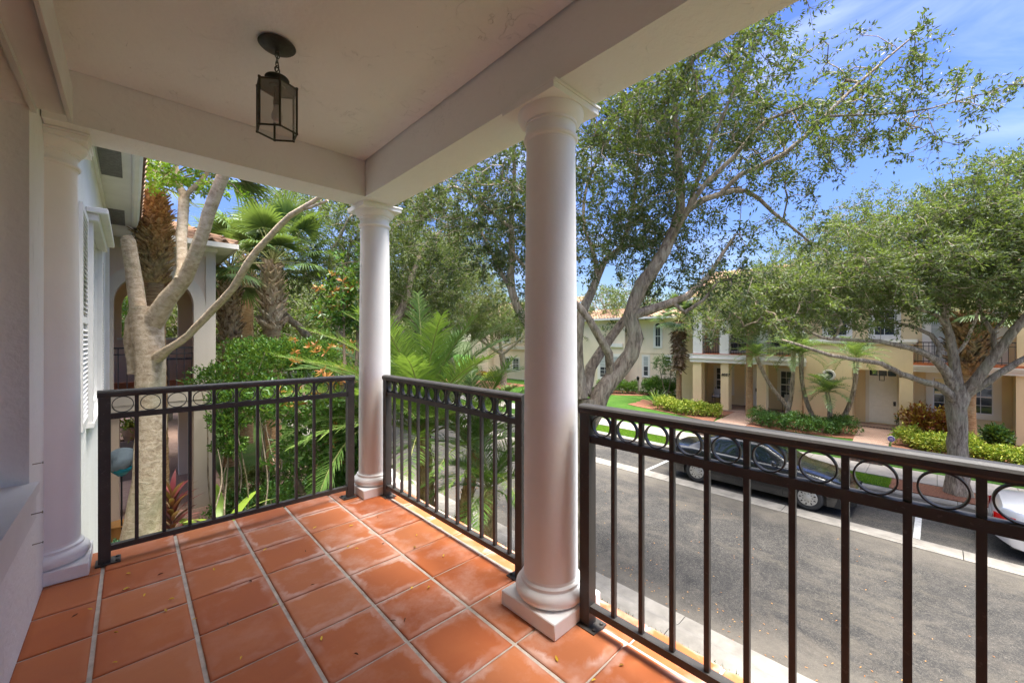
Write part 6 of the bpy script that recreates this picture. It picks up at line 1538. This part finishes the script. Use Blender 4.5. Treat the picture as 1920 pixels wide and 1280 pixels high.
# ---- slender date palms in the bed across the street
grp = 'slender date palms in the bed before the cream houses'
for i, (pts, n, L_, lab) in enumerate([
    ([(1502, 790), (1470, 755), (1440, 715), (1418, 668)], 16, 1.15, 'slender date palm leaning left, its crown over the 8057 porch door'),
    ([(1470, 790), (1482, 750), (1487, 700), (1488, 660)], 14, 1.1, 'upright slender date palm in front of the right porch window'),
    ([(1536, 800), (1515, 760), (1504, 715), (1502, 665)], 16, 1.2, 'slender date palm beside the downpipe, left of the round medallion'),
    ([(1553, 805), (1556, 770), (1551, 735)], 14, .95, 'shortest slender date palm, in front of the round medallion'),
    ([(1566, 800), (1590, 765), (1603, 720), (1605, 672)], 16, 1.2, 'slender date palm leaning right beside the recessed door')]):
    x = 22.3 - .25 * (i % 2); P_ = []
    for (u, v) in pts: r = ray(u); tt = x / r[0]; P_.append(Vector((x, r[1] * tt, EYE - (v - VH) / FPX * tt)))
    P_[0].z = GZ; q = thing
    palm_pinnate('slender_date_palm', lab, P_[0], P_, [.10, .085, .075, .10][:len(P_)], n + 4, L_ * 1.2, .34, grp, 10 + i, .05, .026, 30, 1.25, (-.1, 1.3), barkm=M['oakbark'], mat=M['fanleaf'], per=5)
mb = MB(); y = yx(1505.5, FXP - .05); mb.tube([(FXP - .05, y, GZ), (FXP - .05, y, .0)], .03, 6); o = mb.build('downpipe', M['boot'], h57)
# ---- tall fan palms across the street
def skirt_palm(lab, x, u, v0, v1, v2, r0, seed, skirt=1.0, n=22, hang=0):
    r = ray(u); tt = x / r[0]; H = lambda v: Vector((x, r[1] * tt, EYE - (v - VH) / FPX * tt)); b = H(v0); b.z = GZ
    t = thing('fan_palm', lab, 'palm tree', b, 'fan palms by the houses across the street'); mb = MB(); mb.tube(*catmull([b, H((v0 + v1) / 2), H(v1), H(v2)], [r0, r0 * .85, r0 * .9, r0], .3), n=12, lump=.05); mb.build('trunk', M['palmbark'], t)
    mb = MB(); boots(mb, [H(v1), H(v1 * .6 + v2 * .4), H(v1 * .25 + v2 * .75), H(v2)], [r0 * .95, r0 * 1.5 * skirt, r0 * 1.9 * skirt, r0 * 1.1], 44, 18, .24, out=1.5, seed=seed, curl=1.0, hang=hang); mb.build('dead_fronds', M['bootbrown'], t)
    fan_crown(t, H(v2 - 4), n, 1.0, .95, M['fanleaf'], seed=seed, el=(-.2, 1.4)); return t
skirt_palm('fan palm with a brown skirt of dead fronds at the left corner of house 8057', 24.9, 1273, 752, 690, 602, .18, 3, .95, 26, 1)
skirt_palm('fan palm with a big bulb of brown leaf bases behind the spreading oak', 22.6, 1816, 800, 700, 592, .22, 7, 1.2)
q = skirt_palm('fan palm half hidden in the oak foliage before house 8057', 23.0, 1405, 770, 600, 575, .18, 8, 1.0, 18)
# ---- hedges and beds
def hp(l, z=GZ): return [onz(u, v, z) for u, v in l]
hedge('hedge', 'bright yellow green hedge under the skirted fan palm at house 8057', (22.5, 9, GZ), hp([(1240, 765), (1290, 776), (1350, 781)]), 1.15, .62, 9000, .10, M['yellowleaf'], seed=1, group='hedges before the cream houses')
hedge('hedge', 'dark green clipped hedge around the slender date palms', (22, 4, GZ), hp([(1415, 793), (1480, 806), (1540, 812), (1598, 812)]), 1.15, .68, 12000, .075, M['hedgeleaf'], seed=2, group='hedges before the cream houses')
hedge('hedge', 'yellow green hedge below the large window of house 8055', (21.5, -.5, GZ), hp([(1695, 832), (1760, 848), (1840, 862), (1930, 880), (2040, 900)]), 1.1, .62, 15000, .09, M['yellowleaf'], seed=3, lumpy=.2, group='hedges before the cream houses')
hedge('hedge', 'clipped green hedge along the wall of the pale wing', (27, 16, GZ), hp([(1120, 736), (1150, 737), (1193, 738)]), 1.0, .95, 7000, .10, M['shrubleaf'], seed=4, group='hedges before the cream houses')
hedge('hedge', 'taller lime green hedge beside the small windows of the pale wing', (27, 13, GZ), hp([(1207, 738), (1235, 741), (1266, 744)]), 1.1, 1.15, 8000, .10, M['shrubleaf'], seed=5, group='hedges before the cream houses')
for i, (u, v, lm, s_, lab) in enumerate([(1722, 815, 'crotonleaf', .50, 'red and yellow croton left of the oak trunk'), (1765, 822, 'crotonleaf', .48, 'croton with yellow leaves touching the oak trunk'), (1700, 803, 'hedgeleaf', .28, 'small dark green plant beside the recessed door wall'), (1868, 838, 'hedgeleaf', .3, 'little dark shrub behind the yellow green hedge')]):
    x, y = onz(u, v, GZ); foliage_blob('croton' if 'croton' in lm else 'low_shrub', lab, 'shrub', (x, y, GZ), [((x, y, GZ + s_ * 1.3), (s_ * .9, s_, s_ * 1.1))], 1500, .15, M[lm], seed=50 + i, leafW=.4)
x, y = onz(1238, 765, GZ); strap_plant('cycad', 'yellow green spiky plant rising behind the bright hedge', 'plant', (x + .8, y + .6, GZ), 26, 1.25, .09, M['palmleaf'], .35, 8)
x, y = onz(1250, 745, GZ)
tree('small_tree', 'little multi stemmed clipped tree before the small windows of the pale wing', 'tree', (x, y, GZ), [([(x, y, GZ), (x + .1, y - .2, GZ + 1.0), (x, y - .3, GZ + 2.0)], [.04, .03, .02]), ([(x, y, GZ), (x, y + .3, GZ + 1.0), (x, y + .5, GZ + 2.0)], [.04, .03, .02])], [((x, y + .1, GZ + 2.35), (.7, .95, .5)), ((x, y - .3, GZ + 1.4), (.5, .6, .4))], 60, 50, .10, M['hedgeleaf'], M['twig'], seed=61, spread=.3)
for i, (u, v, lm, s_, lab) in enumerate([(925, 712, 'yellowleaf', .8, 'yellow shrub before the distant cream house'), (890, 706, 'shrubleaf', 1.0, 'green shrub left of the yellow one before the distant house'), (905, 708, 'crotonleaf', .5, 'reddish shrub between the green and yellow ones'), (975, 705, 'shrubleaf', .7, 'green shrub at the left edge of the large column'), (1145, 690, 'oliveleaf', .3, 'tiny olive bush against the pale wing')][:4]):
    x, y = onz(u, v, GZ); foliage_blob('garden_shrub', lab, 'shrub', (x, y, GZ), [((x, y, GZ + s_ * .45), (s_ * 1.2, s_ * 1.3, s_ * .6))], 1600, .16, M[lm], seed=70 + i)
x, y = onz(1196, 738, GZ); t = thing('garden_post', 'short grey wooden post with a lantern head between the two clipped hedges', 'post', (x, y, GZ)); mb = MB(); mb.box(x - .06, x + .06, y - .06, y + .06, GZ, GZ + 1.0); mb.build('shaft', M['wood'], t); mb = MB(); mb.lathe([(0, 0), (.10, .0), (.09, .16), (.13, .17), (0, .30)], (x, y, GZ + 1.0), 6); mb.build('head', M['darkmetal'], t)
for u, v in ((1187, 779), (1210, 783), (1230, 781)):
    x, y = onz(u, v, GZ); mb = MB(); mb.lathe([(0, .03), (.17, .028), (.2, 0)], (x, y, GZ - .02), 14); tag(mb.build('utility_cover', M['sidewalk']), 'pale round utility cover set in the lawn', 'utility cover', 'utility covers in the lawn')

# ================================================================== LIGHT, SKY, CAMERA
SUN_EL, SUN_AZ = math.radians(76), math.radians(150)     # azimuth: compass-like, clockwise from +Y
sd = Vector((math.sin(SUN_AZ) * math.cos(SUN_EL), math.cos(SUN_AZ) * math.cos(SUN_EL), math.sin(SUN_EL)))
L = bpy.data.lights.new('sun', 'SUN'); L.energy = 1.75; L.angle = math.radians(24); L.color = (1, .95, .87)
lo = bpy.data.objects.new('sun', L); COL.objects.link(lo); lo.rotation_euler = sd.to_track_quat('Z', 'Y').to_euler()
W = bpy.data.worlds.new('World'); scene.world = W; W.use_nodes = True; nt = W.node_tree; nt.nodes.clear()
out = nt.nodes.new('ShaderNodeOutputWorld'); bg = nt.nodes.new('ShaderNodeBackground'); nt.links.new(bg.outputs[0], out.inputs[0])
sky = nt.nodes.new('ShaderNodeTexSky'); sky.sky_type = 'NISHITA'; sky.sun_disc = False
sky.sun_elevation = SUN_EL; sky.sun_rotation = SUN_AZ; sky.air_density = 1.0; sky.dust_density = .3; sky.ozone_density = 3.0
tc = nt.nodes.new('ShaderNodeTexCoord'); mp = nt.nodes.new('ShaderNodeMapping'); mp.inputs['Scale'].default_value = (1.2, 1.2, 3.4); mp.inputs['Rotation'].default_value = (.1, .2, .5)
nt.links.new(tc.outputs['Generated'], mp.inputs[0])
nz = nt.nodes.new('ShaderNodeTexNoise'); nz.inputs['Scale'].default_value = 2.2; nz.inputs['Detail'].default_value = 7; nz.inputs['Roughness'].default_value = .55; nz.inputs['Distortion'].default_value = .7
nt.links.new(mp.outputs[0], nz.inputs['Vector'])
cr = nt.nodes.new('ShaderNodeValToRGB'); cr.color_ramp.elements[0].position = .47; cr.color_ramp.elements[1].position = .80; cr.color_ramp.elements[1].color = (.5, .5, .5, 1)
nt.links.new(nz.outputs[0], cr.inputs[0])
mx = nt.nodes.new('ShaderNodeMix'); mx.data_type = 'RGBA'; nt.links.new(cr.outputs[0], mx.inputs[0]); nt.links.new(sky.outputs[0], mx.inputs[6]); mx.inputs[7].default_value = (6.2, 6.9, 8.2, 1)
hs = nt.nodes.new('ShaderNodeHueSaturation'); hs.inputs['Saturation'].default_value = 1.22; hs.inputs['Hue'].default_value = .522; hs.inputs['Value'].default_value = .78; nt.links.new(mx.outputs[2], hs.inputs['Color'])
# bright cloud veil added overhead, out of view, to raise the ambient light
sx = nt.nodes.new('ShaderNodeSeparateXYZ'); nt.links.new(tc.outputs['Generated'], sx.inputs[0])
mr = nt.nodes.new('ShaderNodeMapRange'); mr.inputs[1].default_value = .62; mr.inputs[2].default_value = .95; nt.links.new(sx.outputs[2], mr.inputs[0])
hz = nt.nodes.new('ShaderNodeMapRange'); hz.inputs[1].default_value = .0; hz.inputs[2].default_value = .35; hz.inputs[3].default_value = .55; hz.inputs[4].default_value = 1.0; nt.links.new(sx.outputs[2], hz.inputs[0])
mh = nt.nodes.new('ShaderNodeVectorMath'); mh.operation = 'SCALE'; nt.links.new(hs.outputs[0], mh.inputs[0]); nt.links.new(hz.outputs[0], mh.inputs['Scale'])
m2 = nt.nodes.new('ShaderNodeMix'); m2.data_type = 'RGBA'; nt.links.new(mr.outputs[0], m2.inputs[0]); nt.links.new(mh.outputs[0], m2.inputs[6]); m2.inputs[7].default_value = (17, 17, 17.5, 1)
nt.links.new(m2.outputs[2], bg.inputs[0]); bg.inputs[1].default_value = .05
cam = bpy.data.cameras.new('camera'); cam.sensor_width = 36; cam.lens = 36 * FPX / 1920; cam.clip_end = 2000; cam.clip_start = .05
cam.shift_y = -(640 - VH) / 1920
co = bpy.data.objects.new('camera', cam); COL.objects.link(co); co.location = (0, 0, EYE); co.rotation_euler = (PI / 2, 0, -YAW)
scene.camera = co
vs = scene.view_settings; vs.view_transform = 'Standard'; vs.look = 'None'; vs.exposure = 2.88; vs.gamma = 1
scene.cycles.max_bounces = 8; scene.cycles.diffuse_bounces = 5; scene.cycles.transparent_max_bounces = 12
scene.cycles.caustics_reflective = False; scene.cycles.caustics_refractive = False
